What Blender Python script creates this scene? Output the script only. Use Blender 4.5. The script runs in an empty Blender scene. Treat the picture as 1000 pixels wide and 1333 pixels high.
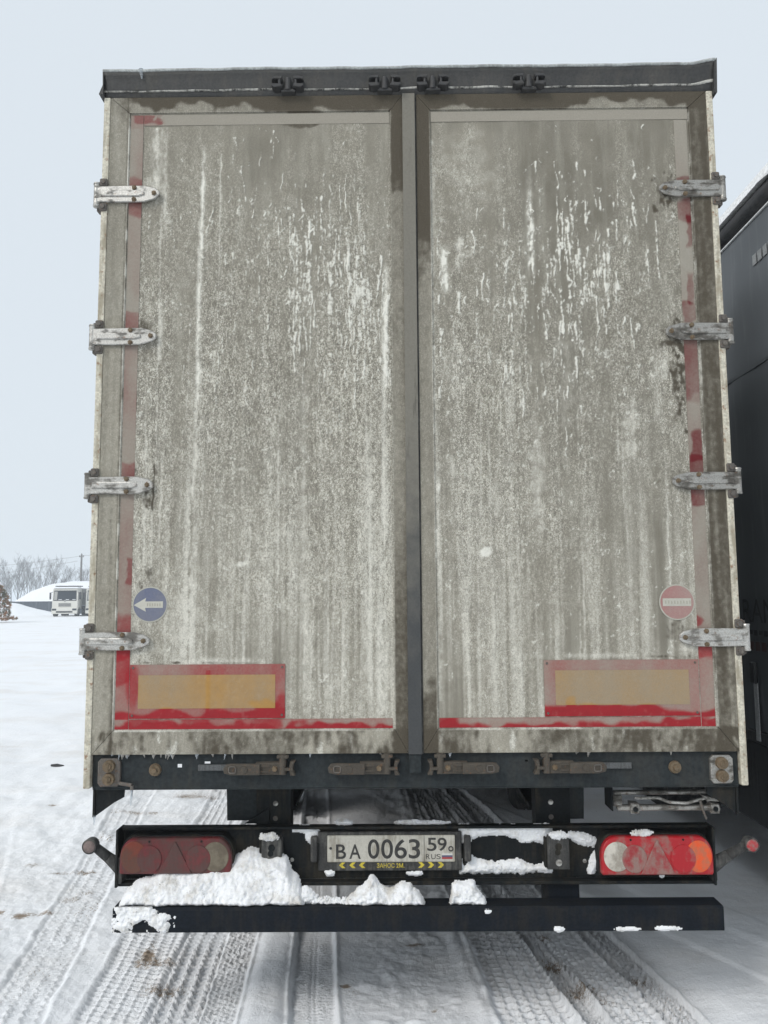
import bpy, bmesh, math, random
import numpy as np
from mathutils import Vector, Matrix, noise as mnoise

SC = bpy.context.scene
COL = SC.collection
R = math.radians

# ------------------------------------------------------------------ camera
cam_d = bpy.data.cameras.new('camera')
cam = bpy.data.objects.new('camera', cam_d); COL.objects.link(cam)
YAW, PITCH, ROLL = 0.00740, 0.10535, -0.00695
_f = Vector((-math.sin(YAW)*math.cos(PITCH), math.cos(YAW)*math.cos(PITCH), math.sin(PITCH)))
_r = Vector((math.cos(YAW), math.sin(YAW), 0)); _u = _r.cross(_f)
_r2 = _r*math.cos(ROLL)+_u*math.sin(ROLL); _u2 = _u*math.cos(ROLL)-_r*math.sin(ROLL)
m = Matrix((_r2, _u2, -_f)).transposed().to_4x4()
m.translation = (-0.0867, -3.1979, 1.6984)
cam.matrix_world = m
cam_d.sensor_fit = 'HORIZONTAL'; cam_d.sensor_width = 36; cam_d.lens = 36*1.05497
cam_d.clip_start = 0.05; cam_d.clip_end = 5000
SC.camera = cam

# ------------------------------------------------------------------ world: overcast winter sky
SUN_EL, SUN_ROT = R(38), R(-125)          # soft sun behind the clouds, behind the camera to the left
w = bpy.data.worlds.new('World'); SC.world = w; w.use_nodes = True
nt = w.node_tree; nt.nodes.clear()
out = nt.nodes.new('ShaderNodeOutputWorld'); bg = nt.nodes.new('ShaderNodeBackground')
sky = nt.nodes.new('ShaderNodeTexSky'); sky.sky_type = 'NISHITA'; sky.sun_disc = False
sky.sun_elevation = SUN_EL; sky.sun_rotation = SUN_ROT
sky.air_density = 1.0; sky.dust_density = 6.0; sky.ozone_density = 1.5
mixc = nt.nodes.new('ShaderNodeMix'); mixc.data_type = 'RGBA'
mixc.inputs['Factor'].default_value = 0.88       # cloud deck: an even pale veil over the clear sky
nt.links.new(sky.outputs['Color'], mixc.inputs['A'])
mixc.inputs['B'].default_value = (7.15, 7.8, 8.35, 1)
nt.links.new(mixc.outputs['Result'], bg.inputs['Color'])
bg.inputs['Strength'].default_value = 0.1
nt.links.new(bg.outputs[0], out.inputs[0])

sun_d = bpy.data.lights.new('sun', 'SUN'); sun_d.energy = 1.3; sun_d.angle = R(18); sun_d.color = (1, .975, .94)
sun = bpy.data.objects.new('sun', sun_d); COL.objects.link(sun)
_az = R(222)                                       # compass-style azimuth from +Y clockwise
sdir = Vector((math.sin(_az)*math.cos(SUN_EL), math.cos(_az)*math.cos(SUN_EL), math.sin(SUN_EL)))
sun.rotation_euler = sdir.to_track_quat('Z', 'Y').to_euler()
sky.sun_rotation = _az
sun.location = (-6, -8, 12)

SC.view_settings.view_transform = 'Standard'; SC.view_settings.look = 'None'
SC.view_settings.exposure = 0.17; SC.view_settings.gamma = 1
SC.render.engine = 'CYCLES'
SC.cycles.use_denoising = True
SC.cycles.max_bounces = 8; SC.cycles.diffuse_bounces = 4; SC.cycles.volume_bounces = 1

# ------------------------------------------------------------------ helpers
rng = np.random.default_rng(7)
random.seed(7)

def tag(o, label=None, cat=None, group=None, kind=None):
    if label: o['label'] = label
    if cat: o['category'] = cat
    if group: o['group'] = group
    if kind: o['kind'] = kind
    return o

def empty(name, loc=(0, 0, 0), rz=0):
    o = bpy.data.objects.new(name, None); COL.objects.link(o)
    o.location = loc; o.rotation_euler = (0, 0, rz); o.empty_display_size = .2
    return o

def link(name, me, mat=None, parent=None, loc=(0, 0, 0), smooth=None):
    o = bpy.data.objects.new(name, me); COL.objects.link(o)
    if mat is not None and not me.materials:
        for q in (mat if isinstance(mat, (list, tuple)) else [mat]): me.materials.append(q)
    if smooth is not None:
        me.polygons.foreach_set('use_smooth', [smooth]*len(me.polygons))
    o.location = loc
    if parent: o.parent = parent
    return o

class MB:
    def __init__(self): self.b = bmesh.new(); self.mi = 0
    def _faces(self, vs, fs):
        v = [self.b.verts.new(p) for p in vs]; out = []
        for f in fs:
            try:
                q = self.b.faces.new([v[i] for i in f]); q.material_index = self.mi; out.append(q)
            except ValueError: pass
        return v, out
    def box(self, x0, x1, y0, y1, z0, z1, b=0, seg=1):
        v, f = self._faces([(x0,y0,z0),(x1,y0,z0),(x1,y1,z0),(x0,y1,z0),(x0,y0,z1),(x1,y0,z1),(x1,y1,z1),(x0,y1,z1)],
            [(3,2,1,0),(4,5,6,7),(0,1,5,4),(1,2,6,5),(2,3,7,6),(3,0,4,7)])
        if b:
            es = list({e for q in f for e in q.edges})
            bmesh.ops.bevel(self.b, geom=es, offset=b, segments=seg, profile=.5, affect='EDGES')
        return self
    def prism(self, pts, a, c, axis='y', b=0, seg=1):
        """polygon pts (two coords) extruded from a to c along axis"""
        def P(p, t):
            if axis == 'y': return (p[0], t, p[1])
            if axis == 'x': return (t, p[0], p[1])
            return (p[0], p[1], t)
        n = len(pts)
        v, f = self._faces([P(p, a) for p in pts]+[P(p, c) for p in pts],
            [tuple(range(n)), tuple(range(2*n-1, n-1, -1))]+[(i, i+n, (i+1) % n+n, (i+1) % n) for i in range(n)])
        bmesh.ops.recalc_face_normals(self.b, faces=f)
        if b:
            es = [e for e in f[0].edges]
            bmesh.ops.bevel(self.b, geom=es, offset=b, segments=seg, profile=.5, affect='EDGES')
        return self
    def cyl(self, p0, p1, r0, r1=None, n=12, cap=True):
        r1 = r0 if r1 is None else r1
        p0 = Vector(p0); p1 = Vector(p1); d = (p1-p0).normalized()
        a = d.orthogonal().normalized(); c = d.cross(a)
        vs = []
        for p, r in ((p0, r0), (p1, r1)):
            for i in range(n):
                t = 2*math.pi*i/n; vs.append(p+(a*math.cos(t)+c*math.sin(t))*r)
        fs = [(i, (i+1) % n, (i+1) % n+n, i+n) for i in range(n)]
        if cap: fs += [tuple(range(n-1, -1, -1)), tuple(range(n, 2*n))]
        self._faces(vs, fs); return self
    def tube(self, pts, rs, n=6):
        for i in range(len(pts)-1):
            self.cyl(pts[i], pts[i+1], rs[i], rs[i+1], n, cap=(i == 0 or i == len(pts)-2))
        return self
    def lathe(self, prof, n=24, c=(0, 0, 0), axis='y'):
        """prof list of (axial, radius)"""
        vs = []
        for a, r in prof:
            for i in range(n):
                t = 2*math.pi*i/n; q = (r*math.cos(t), r*math.sin(t))
                vs.append({'y': (c[0]+q[0], c[1]+a, c[2]+q[1]), 'x': (c[0]+a, c[1]+q[0], c[2]+q[1]), 'z': (c[0]+q[0], c[1]+q[1], c[2]+a)}[axis])
        fs = []
        for k in range(len(prof)-1):
            for i in range(n): fs.append((k*n+i, k*n+(i+1) % n, (k+1)*n+(i+1) % n, (k+1)*n+i))
        v, f = self._faces(vs, fs)
        bmesh.ops.recalc_face_normals(self.b, faces=f)
        return self
    def ico(self, c, r, sub=2, sc=(1, 1, 1)):
        bmesh.ops.create_icosphere(self.b, subdivisions=sub, radius=r, matrix=Matrix.Translation(c) @ Matrix.Diagonal((*sc, 1)))
        return self
    def quad(self, ps): self._faces(ps, [tuple(range(len(ps)))]); return self
    def mesh(self, name):
        me = bpy.data.meshes.new(name); self.b.to_mesh(me); self.b.free(); return me
    def build(self, name, mat=None, parent=None, loc=(0, 0, 0), smooth=None):
        return link(name, self.mesh(name), mat, parent, loc, smooth)

def mesh_np(name, V, Q, attrs=None, uv=None):
    me = bpy.data.meshes.new(name)
    V = np.asarray(V, dtype=np.float32); Q = np.asarray(Q, dtype=np.int32)
    me.vertices.add(len(V)); me.vertices.foreach_set('co', V.ravel())
    me.loops.add(Q.size); me.loops.foreach_set('vertex_index', Q.ravel())
    me.polygons.add(len(Q)); k = Q.shape[1]
    me.polygons.foreach_set('loop_start', np.arange(0, Q.size, k, dtype=np.int32))
    me.update(calc_edges=True); me.validate()
    for a, v in (attrs or {}).items():
        at = me.attributes.new(a, 'FLOAT', 'POINT'); at.data.foreach_set('value', np.asarray(v, dtype=np.float32).ravel())
    return me

def gridq(nx, nz):
    i, j = np.meshgrid(np.arange(nx-1), np.arange(nz-1))
    a = (j*nx+i).ravel(); return np.stack([a, a+1, a+nx+1, a+nx], 1)

def sst(x, a, b):
    t = np.clip((x-a)/(b-a), 0, 1); return t*t*(3-2*t)

# letter outlines are made first, while the scene is still empty
GLYPH = {}
for body_, bold_ in [(ch, .012) for ch in 'BA063' '59'] + [(ch, 0.) for ch in 'RUS'] + [('ЗАНОС 2М.', .008), ('RAN', 0.)]:
    cu_ = bpy.data.curves.new('glyph', 'FONT'); cu_.body = body_; cu_.size = 1.; cu_.offset = bold_
    to_ = bpy.data.objects.new('glyph', cu_); COL.objects.link(to_)
    GLYPH[body_, bold_] = bpy.data.meshes.new_from_object(to_.evaluated_get(bpy.context.evaluated_depsgraph_get()))
    bpy.data.objects.remove(to_); bpy.data.curves.remove(cu_)

# ------------------------------------------------------------------ node materials
class NG:
    def __init__(self, name):
        self.m = bpy.data.materials.new(name); self.m.use_nodes = True
        self.t = self.m.node_tree; self.t.nodes.clear()
        self.out = self.n('ShaderNodeOutputMaterial'); self.p = self.n('ShaderNodeBsdfPrincipled')
        self.l(self.p.outputs[0], self.out.inputs[0])
    def n(self, t, **k):
        q = self.t.nodes.new(t)
        for a, v in k.items(): setattr(q, a, v)
        return q
    def l(self, a, b): self.t.links.new(a, b)
    def put(self, s, v):
        if hasattr(v, 'is_output'): self.l(v, s)
        elif isinstance(v, (tuple, list)) and len(v) == 3 and len(s.default_value) == 4: s.default_value = (*v, 1)
        else: s.default_value = v
    def coord(self, kind='pos'):
        if kind == 'pos': return self.n('ShaderNodeNewGeometry').outputs['Position']
        return self.n('ShaderNodeTexCoord').outputs['Object']
    def noise(self, scale=5, detail=4, rough=.55, co=None, stretch=None, dist=0):
        co = co or self.coord()
        if stretch:
            mp = self.n('ShaderNodeMapping'); mp.inputs['Scale'].default_value = stretch
            self.l(co, mp.inputs['Vector']); co = mp.outputs[0]
        q = self.n('ShaderNodeTexNoise'); self.l(co, q.inputs['Vector'])
        q.inputs['Scale'].default_value = scale; q.inputs['Detail'].default_value = detail
        q.inputs['Roughness'].default_value = rough; q.inputs['Distortion'].default_value = dist
        return q.outputs['Fac']
    def ramp(self, v, a, b, lo=0., hi=1.):
        q = self.n('ShaderNodeMapRange'); q.interpolation_type = 'SMOOTHSTEP'
        self.l(v, q.inputs[0]); q.inputs[1].default_value = a; q.inputs[2].default_value = b
        q.inputs[3].default_value = lo; q.inputs[4].default_value = hi
        return q.outputs[0]
    def attr(self, name):
        q = self.n('ShaderNodeAttribute'); q.attribute_name = name; return q.outputs['Fac']
    def math(self, op, a, b=0.):
        q = self.n('ShaderNodeMath', operation=op); self.put(q.inputs[0], a); self.put(q.inputs[1], b); return q.outputs[0]
    def mix(self, f, a, b, blend='MIX'):
        q = self.n('ShaderNodeMix', data_type='RGBA', blend_type=blend)
        self.put(q.inputs['Factor'], f); self.put(q.inputs['A'], a); self.put(q.inputs['B'], b)
        return q.outputs['Result']
    def bump(self, h, strength=.3, dist=.002):
        q = self.n('ShaderNodeBump'); q.inputs['Strength'].default_value = strength; q.inputs['Distance'].default_value = dist
        self.l(h, q.inputs['Height']); self.l(q.outputs[0], self.p.inputs['Normal'])
    def done(self, col, rough=.7, metal=0., spec=None):
        self.put(self.p.inputs['Base Color'], col); self.put(self.p.inputs['Roughness'], rough); self.put(self.p.inputs['Metallic'], metal)
        if spec is not None: self.p.inputs['Specular IOR Level'].default_value = spec
        return self.m

def worn(name, base, dust=(.20, .19, .165), dust_amt=.45, rust=0., rough=.6, metal=0., scale=9, kind='pos', bump=.25, var=.25, spec=None, st=(3.2, 3.2, .35)):
    """painted / bare metal with drifted dust, streaks, speckle and optional rust"""
    g = NG(name); co = g.coord(kind)
    n1 = g.noise(scale, 6, .62, co); n2 = g.noise(scale*14, 4, .6, co); n3 = g.noise(scale*2.2, 4, .6, co, stretch=st)
    b2 = tuple(c*(1-var) for c in base); b3 = tuple(min(1, c*(1+var)) for c in base)
    c = g.mix(g.ramp(n2, .3, .7), b2, b3)
    d = g.math('MULTIPLY', g.ramp(g.math('ADD', n1, g.math('MULTIPLY', g.math('SUBTRACT', n3, .5), .8)), .42, .72), dust_amt)
    d = g.math('MULTIPLY', d, g.ramp(n2, .15, .75, .5, 1.1))
    c = g.mix(d, c, dust)
    if rust:
        r = g.ramp(g.noise(scale*4.3, 5, .65, co), .60-.12*rust, .70, 0, min(1, .45+rust))
        c = g.mix(r, c, g.mix(n2, (.10, .035, .012), (.26, .12, .045)))
    g.bump(n2, bump, .0015)
    return g.done(c, g.ramp(d, 0, .5, rough, .95), metal, spec)

def snow_mat(name, dirt_attr=False, kind='pos'):
    g = NG(name); co = g.coord(kind)
    n1 = g.noise(6, 6, .6, co); n2 = g.noise(70, 5, .65, co); n3 = g.noise(260, 3, .6, co)
    c = g.mix(n1, (.83, .85, .875), (.89, .90, .915))
    if dirt_attr:
        d = g.attr('dirt')
        big = g.noise(.9, 6, .65, co); stre = g.noise(1.0, 6, .65, co, stretch=(.12, 1.1, 1))
        soil = g.mix(n2, (.17, .12, .08), (.34, .265, .19))
        # thin brownish tint ground into the packed snow
        tint = g.math('MULTIPLY', g.ramp(g.math('ADD', g.math('MULTIPLY', big, .55), g.math('MULTIPLY', stre, .5)), .48, .68), .34)
        c = g.mix(tint, c, (.66, .60, .53))
        speck = g.ramp(g.math('ADD', g.math('MULTIPLY', n2, .6), g.math('MULTIPLY', n3, .4)), .40, .60)
        f = g.math('MULTIPLY', g.ramp(g.math('ADD', d, g.math('MULTIPLY', g.math('SUBTRACT', speck, .5), .55)), .25, .95), .95)
        f = g.math('MULTIPLY', f, g.ramp(d, .02, .2))
        c = g.mix(f, c, soil)
        # sparse crumbs
        cr = g.math('MULTIPLY', g.ramp(g.noise(38, 2, .5, co), .735, .77), g.ramp(big, .46, .62))
        c = g.mix(g.math('MULTIPLY', cr, .8), c, (.12, .09, .065))
    h = g.math('ADD', g.math('MULTIPLY', n2, 1.), g.math('MULTIPLY', n3, .5))
    if dirt_attr: h = g.math('ADD', h, g.math('MULTIPLY', g.noise(24, 5, .65, co), 1.6))
    g.bump(h, .60, .008)
    m = g.done(c, .75, 0, .3)
    g.p.inputs['Subsurface Weight'].default_value = .0
    return m

M = {}
# dirty doors: everything driven by the grime painted into the meshes (gw salt crust, gd dark wet brown, gb base lightness)
def grime_mat():
    g = NG('road_grime'); co = g.coord()
    n3 = g.noise(420, 3, .65, co); n2 = g.noise(210, 4, .65, co); n1 = g.noise(45, 4, .6, co); n4 = g.noise(7, 6, .65, co); nv = g.noise(26, 5, .6, co, stretch=(1, 1, .10))
    gw, gd, gb, gs = g.attr('gw'), g.attr('gd'), g.attr('gb'), g.attr('gs')
    c = g.mix(gb, (.176, .162, .130), (.392, .366, .300))
    c = g.mix(g.ramp(n4, .38, .66, 0, .35), c, (.265, .248, .208))
    c = g.mix(g.ramp(nv, .45, .72, 0, .28), c, (.44, .425, .36))
    c = g.mix(g.ramp(n3, .60, .35, 0, .38), c, (.105, .098, .078))
    # crust grain
    sp = g.noise(205, 3, .62, co, stretch=(1, 1, .66), dist=1.4); sp2 = g.noise(62, 3, .6, co, stretch=(1, 1, .40), dist=.6)
    spm = g.math('ADD', g.math('MULTIPLY', sp, .74), g.math('MULTIPLY', sp2, .26))
    c = g.mix(g.math('MULTIPLY', g.ramp(spm, .50, .40), g.math('MULTIPLY', gs, .80)), c, (.115, .108, .090))
    c = g.mix(g.math('MULTIPLY', g.ramp(spm, .51, .585), g.math('MULTIPLY', gs, .90)), c, (.67, .645, .565))
    fl_ = g.math('MULTIPLY', g.attr('gl'), g.math('MULTIPLY', g.ramp(spm, .36, .60, .50, 1.05), g.ramp(n3, .3, .7, .8, 1.1)))
    c = g.mix(g.math('MINIMUM', fl_, .95), c, (.67, .65, .575))
    # salt runs with ragged edges
    rg = g.math('ADD', g.math('MULTIPLY', g.math('SUBTRACT', n2, .5), 1.0), g.math('MULTIPLY', g.math('SUBTRACT', spm, .5), 1.1))
    fw = g.math('ADD', gw, g.math('MULTIPLY', rg, g.ramp(gw, .02, .35)))
    fw = g.math('ADD', g.math('MULTIPLY', g.ramp(fw, .22, .85), .72), g.math('MULTIPLY', gw, .16))
    c = g.mix(g.math('MINIMUM', fw, 1.), c, g.mix(n1, (.70, .685, .61), (.80, .79, .72)))
    fd = g.math('ADD', gd, g.math('MULTIPLY', g.math('SUBTRACT', n1, .5), g.ramp(gd, .05, .4, 0, .8)))
    fd = g.ramp(fd, .02, 1., 0, 1.)
    c = g.mix(fd, c, g.mix(n2, (.038, .031, .022), (.12, .104, .078)))
    g.bump(g.math('ADD', g.math('MULTIPLY', n2, .8), g.math('MULTIPLY', g.math('MULTIPLY', spm, gs), 6.)), .6, .0015)
    return g.done(c, .88, 0, .2)
M['grime'] = grime_mat()

def film_mat(name, col, film=(.30, .278, .235), glow=0):
    g = NG(name); co = g.coord(); n2 = g.noise(260, 4, .65, co); n1 = g.noise(30, 5, .6, co); n5 = g.noise(110, 4, .6, co)
    f = g.attr('gf'); gd = g.attr('gd')
    c0 = g.mix(n1, tuple(x*.75 for x in col), tuple(min(1, x*1.2) for x in col))
    c0 = g.mix(gd, c0, tuple(x*.30 for x in col))
    fl = g.mix(n2, tuple(x*.72 for x in film), tuple(x*1.22 for x in film))
    ff = g.math('ADD', f, g.math('MULTIPLY', g.math('SUBTRACT', n5, .5), .28))
    c = g.mix(g.ramp(ff, .05, .98), c0, fl)
    c = g.mix(g.attr('gw'), c, (.74, .73, .65))
    return g.done(c, g.ramp(f, .1, .7, .4, .9), 0, .3)
M['red_film'] = film_mat('red_reflective_tape', (.275, .010, .015), (.292, .270, .226))
M['amber_film'] = film_mat('amber_reflective_field', (.36, .20, .055), (.285, .245, .185))
M['blue_film'] = film_mat('blue_sticker', (.035, .065, .20), (.20, .205, .23))
M['redsign_film'] = film_mat('red_sticker', (.33, .04, .05), (.34, .25, .225))
M['white_film'] = film_mat('white_sticker', (.56, .55, .49), (.36, .345, .29))

M['galv'] = worn('worn_galvanised_steel', (.47, .46, .43), (.075, .065, .052), .75, .16, .38, .6, 15, var=.25, bump=.45, st=(.6, .6, 1.6))
M['galv_dirty'] = worn('dirty_galvanised_steel', (.33, .32, .295), (.050, .043, .034), .85, .12, .36, .6, 15, var=.25, bump=.45, st=(.6, .6, 1.6))
M['bolt'] = worn('rusty_bolt', (.16, .12, .075), (.07, .055, .035), .6, .5, .7, .2, 40)
M['bracket'] = worn('dark_rusty_bracket', (.10, .09, .08), (.22, .20, .17), .5, .35, .7, .1, 30)
M['sill'] = worn('dark_painted_steel', (.020, .025, .027), (.065, .062, .055), .40, 0, .6, 0, 5, spec=.2)
M['black'] = worn('black_painted_steel', (.009, .011, .012), (.055, .048, .036), .65, 0, .65, 0, 6, spec=.15)
M['bar'] = worn('underrun_bar_paint', (.008, .011, .016), (.05, .043, .03), .30, 0, .65, 0, 7, spec=.12)
M['latch'] = worn('muddy_latch_iron', (.060, .051, .040), (.125, .108, .085), .5, .2, .8, .1, 22)
M['tail'] = worn('bare_tail_bar', (.085, .09, .092), (.05, .046, .04), .6, 0, .6, .1, 20)
M['rubber'] = worn('grey_rubber', (.035, .035, .034), (.17, .165, .15), .65, 0, .85, 0, 10)
M['keeper'] = worn('dark_cast_iron', (.035, .035, .036), (.10, .095, .085), .45, 0, .6, .1, 30)
M['header'] = worn('dark_header_sheet', (.032, .032, .031), (.105, .10, .09), .6, 0, .6, 0, 7)
M['header_edge'] = worn('pale_roof_edge', (.40, .42, .41), (.10, .095, .085), .55, 0, .6, 0, 9)
M['ledge'] = worn('dirty_ledge', (.46, .45, .41), (.04, .04, .037), 1.2, 0, .7, 0, 8)
M['post'] = worn('rust_streaked_cream_post', (.52, .49, .40), (.20, .165, .11), .75, .42, .65, 0, 9)
M['wall_w'] = worn('dirty_white_trailer_side', (.55, .55, .52), (.30, .28, .24), .6, 0, .6, 0, 2)
M['astragal'] = worn('grey_door_seal', (.125, .118, .100), (.27, .255, .215), .75, 0, .8, 0, 4)
def seal_mat():
    g = NG('rubbed_centre_seal'); co = g.coord(); n1 = g.noise(9, 5, .65, co); n2 = g.noise(150, 4, .6, co); n3 = g.noise(14, 5, .65, co, stretch=(2, 2, .25))
    sx_ = g.n('ShaderNodeSeparateXYZ'); g.l(co, sx_.inputs[0])
    h = g.math('ADD', sx_.outputs['Z'], g.math('MULTIPLY', g.math('SUBTRACT', n1, .5), 1.3))
    film_ = g.ramp(h, 1.35, 2.5, .12, .95)
    c = g.mix(film_, g.mix(n2, (.026, .031, .038), (.06, .064, .068)), g.mix(n2, (.145, .136, .112), (.225, .212, .18)))
    c = g.mix(g.ramp(n3, .58, .74, 0, .7), c, (.045, .042, .036))
    g.bump(n2, .3, .0015); return g.done(c, .85, 0, .25)
M['astragal'] = seal_mat()
M['tyre'] = worn('tyre_rubber', (.018, .018, .018), (.16, .15, .14), .5, 0, .9, 0, 8)
M['rim'] = worn('wheel_rim', (.25, .25, .25), (.12, .11, .10), .6, .1, .6, .3, 8)
M['snow'] = snow_mat('clean_snow')
def lump_mat():
    g = NG('lump_snow'); co = g.coord()
    n1 = g.noise(22, 6, .65, co); n2 = g.noise(110, 4, .6, co); n3 = g.noise(9, 4, .6, co)
    c = g.mix(n2, (.80, .815, .83), (.90, .905, .91))
    d = g.ramp(g.math('ADD', g.math('MULTIPLY', n1, .6), g.math('MULTIPLY', n3, .5)), .50, .74, 0, .65)
    c = g.mix(d, c, (.42, .38, .31))
    sp = g.math('MULTIPLY', g.ramp(n2, .64, .70), g.ramp(n3, .45, .6))
    c = g.mix(sp, c, (.14, .11, .08))
    g.bump(g.math('ADD', n1, n2), .6, .006)
    m = g.done(c, .75, 0, .3)
    g.p.inputs['Subsurface Weight'].default_value = .15
    g.p.inputs['Subsurface Radius'].default_value = (.02, .02, .025)
    return m
M['lump'] = lump_mat()
g = NG('ice'); M['ice'] = g.done((.75, .80, .84), .12, 0); g.p.inputs['Transmission Weight'].default_value = .75; g.p.inputs['IOR'].default_value = 1.31

# ------------------------------------------------------------------ grime canvas on the rear face (metres: x across, z up)
DX = .0035
CX0, CX1, CZ0, CZ1 = -1.30, 1.30, .95, 3.95
cnx, cnz = int((CX1-CX0)/DX)+1, int((CZ1-CZ0)/DX)+1
cxs = CX0+DX*np.arange(cnx); czs = CZ0+DX*np.arange(cnz)
X, Z = np.meshgrid(cxs, czs)
_fx = np.fft.rfftfreq(cnx, DX)[None, :]; _fz = np.fft.fftfreq(cnz, DX)[:, None]
def gn(sx, sz, seed):
    r = np.random.default_rng(seed).standard_normal((cnz, cnx))
    h = np.exp(-2*math.pi**2*((sx*_fx)**2+(sz*_fz)**2))
    q = np.fft.irfft2(np.fft.rfft2(r)*h, s=(cnz, cnx)); q -= q.mean(); return q/q.std()
def blob(x, z, rx, rz, n=None, k=.6):
    d = np.sqrt(((X-x)/rx)**2+((Z-z)/rz)**2)
    if n is not None: d = d+n*.25
    return 1-sst(d, k, 1.15)
fine = gn(.0022, .0028, 1)-.75*gn(.007, .008, 2); fine /= fine.std()
fine2 = gn(.003, .006, 3)-.7*gn(.010, .016, 4); fine2 /= fine2.std()
med = gn(.02, .03, 5); big = gn(.10, .16, 6); stk = gn(.0035, .16, 7); stk2 = gn(.012, .38, 8); stk3 = gn(.035, .6, 9)
wob = gn(.012, .012, 10); edge = gn(.03, .02, 11)
left = X < 0.005
gw = np.zeros_like(X); gd = np.zeros_like(X); gb = np.full_like(X, .42)
hgt = np.zeros_like(X)
inL = sst(X, -1.168, -1.160)*(1-sst(X, -.077, -.069)); inR = sst(X, .088, .096)*(1-sst(X, 1.166, 1.176))
inz = sst(Z, 1.188, 1.196)*(1-sst(Z, 3.722, 3.732))
panel = np.maximum(inL, inR)*inz
# base lightness: greyer and smoother at the top, lighter and streakier towards the bottom
low = 1-sst(Z, 1.35, 2.7); upper = sst(Z, 2.9, 3.6)
gb = .42+.22*low-.12*upper+.10*big+.075*stk2*(.4+low)+.075*stk3+.05*med
gb += np.where(left, .06, -.05)-.10*sst(X, .5, 1.1)*sst(Z, 2.3, 2.9)
# crusty speckle: density only, the grain itself is in the material
dens = np.interp(Z, [1.2, 1.5, 1.9, 2.3, 2.7, 3.0, 3.3, 3.6, 3.70, 3.73], [.38, .46, .60, .74, .70, .56, .38, .16, .05, .02])
gs = panel*np.clip(dens+.10*stk3+.13*big+.12*stk2+.10*med*.6+np.where(left, .08, -.08), 0, 1)
gs *= 1-.5*np.exp(-((X+.62)**2)/.03)*sst(Z, 3.2, 3.5)
gw += panel*sst(fine+.5*dens+.35*med, 1.5, 2.6)*.55*sst(-Z, -3.65, -3.3)
hgt += panel*np.clip(fine*.6+fine2*.4, -1, 2)*.00030*gs
# fine vertical streaking on the lower half
sl = panel*low
_low_streak = sl*np.clip(.22+.17*stk+.16*stk2+.08*stk3+.05*fine2, 0, 1)
gd += sl*sst(-stk-.5*fine2, 1.0, 2.4)*.30
# long runs and bands
gl = np.zeros_like(X)                                   # soft pale salt film
gl += _low_streak
def band(pts, wd, amp, rough=.5, seed=0):
    zz = np.array([p[1] for p in pts])[::-1]; xx = np.array([p[0] for p in pts])[::-1]; aa = np.array([p[2] if len(p) > 2 else 1. for p in pts])[::-1]
    i0 = max(0, int((xx.min()-3.2*wd-.006-CX0)/DX)); i1 = min(cnx, int((xx.max()+3.2*wd+.006-CX0)/DX)+2)
    xc = np.interp(czs, zz, xx)[:, None]+.0015*wob[:, i0:i1]; a = np.interp(czs, zz, aa, left=0, right=0)[:, None]
    q = np.exp(-((X[:, i0:i1]-xc)/wd)**2)*a*amp*np.clip(1+rough*(fine2[:, i0:i1]*.8+.6*stk[:, i0:i1]), 0, 2)*panel[:, i0:i1]
    r_ = np.zeros_like(X); r_[:, i0:i1] = q; return r_
gw += .8*band([(-.853, 3.60, 0), (-.853, 3.50, .7), (-.862, 2.88, .85), (-.858, 2.4, .6), (-.857, 2.2, 0)], .0055, .9)
gl += band([(-.853, 3.60, 0), (-.853, 3.50, .8), (-.864, 2.88, 1), (-.857, 2.28, .9), (-.884, 2.09, .5), (-.879, 1.49, .6), (-.878, 1.45, 0)], .009, .95)
gl += band([(-.864, 3.1, 0), (-.860, 2.6, .4), (-.872, 2.1, .7), (-.885, 1.5, .8), (-.885, 1.4, 0)], .035, .42)
gl += band([(-1.050, 3.668, 1.), (-1.050, 3.40, .8), (-1.052, 3.3, .0)], .020, .75)
gl += band([(-1.015, 3.668, .6), (-1.012, 3.30, .8), (-1.010, 3.15, .0)], .008, .75)
gl += band([(-1.020, 2.95, 0), (-1.018, 2.80, .9), (-1.02, 2.69, .8), (-1.02, 2.64, 0)], .009, .8)
gl += band([(-1.027, 3.30, .8), (-1.026, 2.4, .55), (-1.02, 2.2, .0)], .0028, .8, .3)
gl += band([(-.780, 3.55, .9), (-.783, 2.9, .2), (-.785, 2.6, 0)], .0030, .85, .3)
gl += band([(-.093, 3.15, 0), (-.095, 3.0, .7), (-.100, 2.85, 1), (-.107, 2.5, .5), (-.112, 2.0, .9), (-.125, 1.25, .8)], .012, .95)
gl += band([(-.150, 2.55, .2), (-.165, 2.2, .7), (-.17, 1.6, .8), (-.175, 1.26, .5)], .020, .6)
gl += band([(-.430, 2.60, .4), (-.425, 2.2, .8), (-.42, 1.26, .5)], .014, .55)
gw += .8*band([(.503, 3.42, 0), (.503, 3.3, .6), (.501, 3.2, 1), (.502, 3.06, .8), (.505, 3.0, 0)], .010, 1.0)
gw += .8*band([(.138, 3.14, 0), (.142, 3.08, 1), (.150, 2.97, .9), (.152, 2.93, 0)], .012, 1.0)
gw += .7*band([(-.095, 3.05, 0), (-.098, 2.9, .9), (-.104, 2.6, .6), (-.11, 2.4, 0)], .008, .9)
gl += band([(.503, 3.50, 0), (.503, 3.35, .4), (.501, 3.2, 1), (.502, 3.05, .9), (.505, 2.98, 0)], .012, 1.0)
gl += band([(.135, 3.15, 0), (.140, 3.08, 1), (.150, 2.96, 1), (.152, 2.92, 0)], .016, 1.0)
gl += band([(.205, 3.18, 0), (.207, 3.15, 1), (.200, 3.06, .8), (.198, 3.0, 0)], .010, 1.0)
gl += band([(.100, 3.60, .5), (.100, 3.3, .7), (.098, 2.6, .3), (.103, 1.9, .7), (.103, 1.3, .5)], .008, .7)
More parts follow.
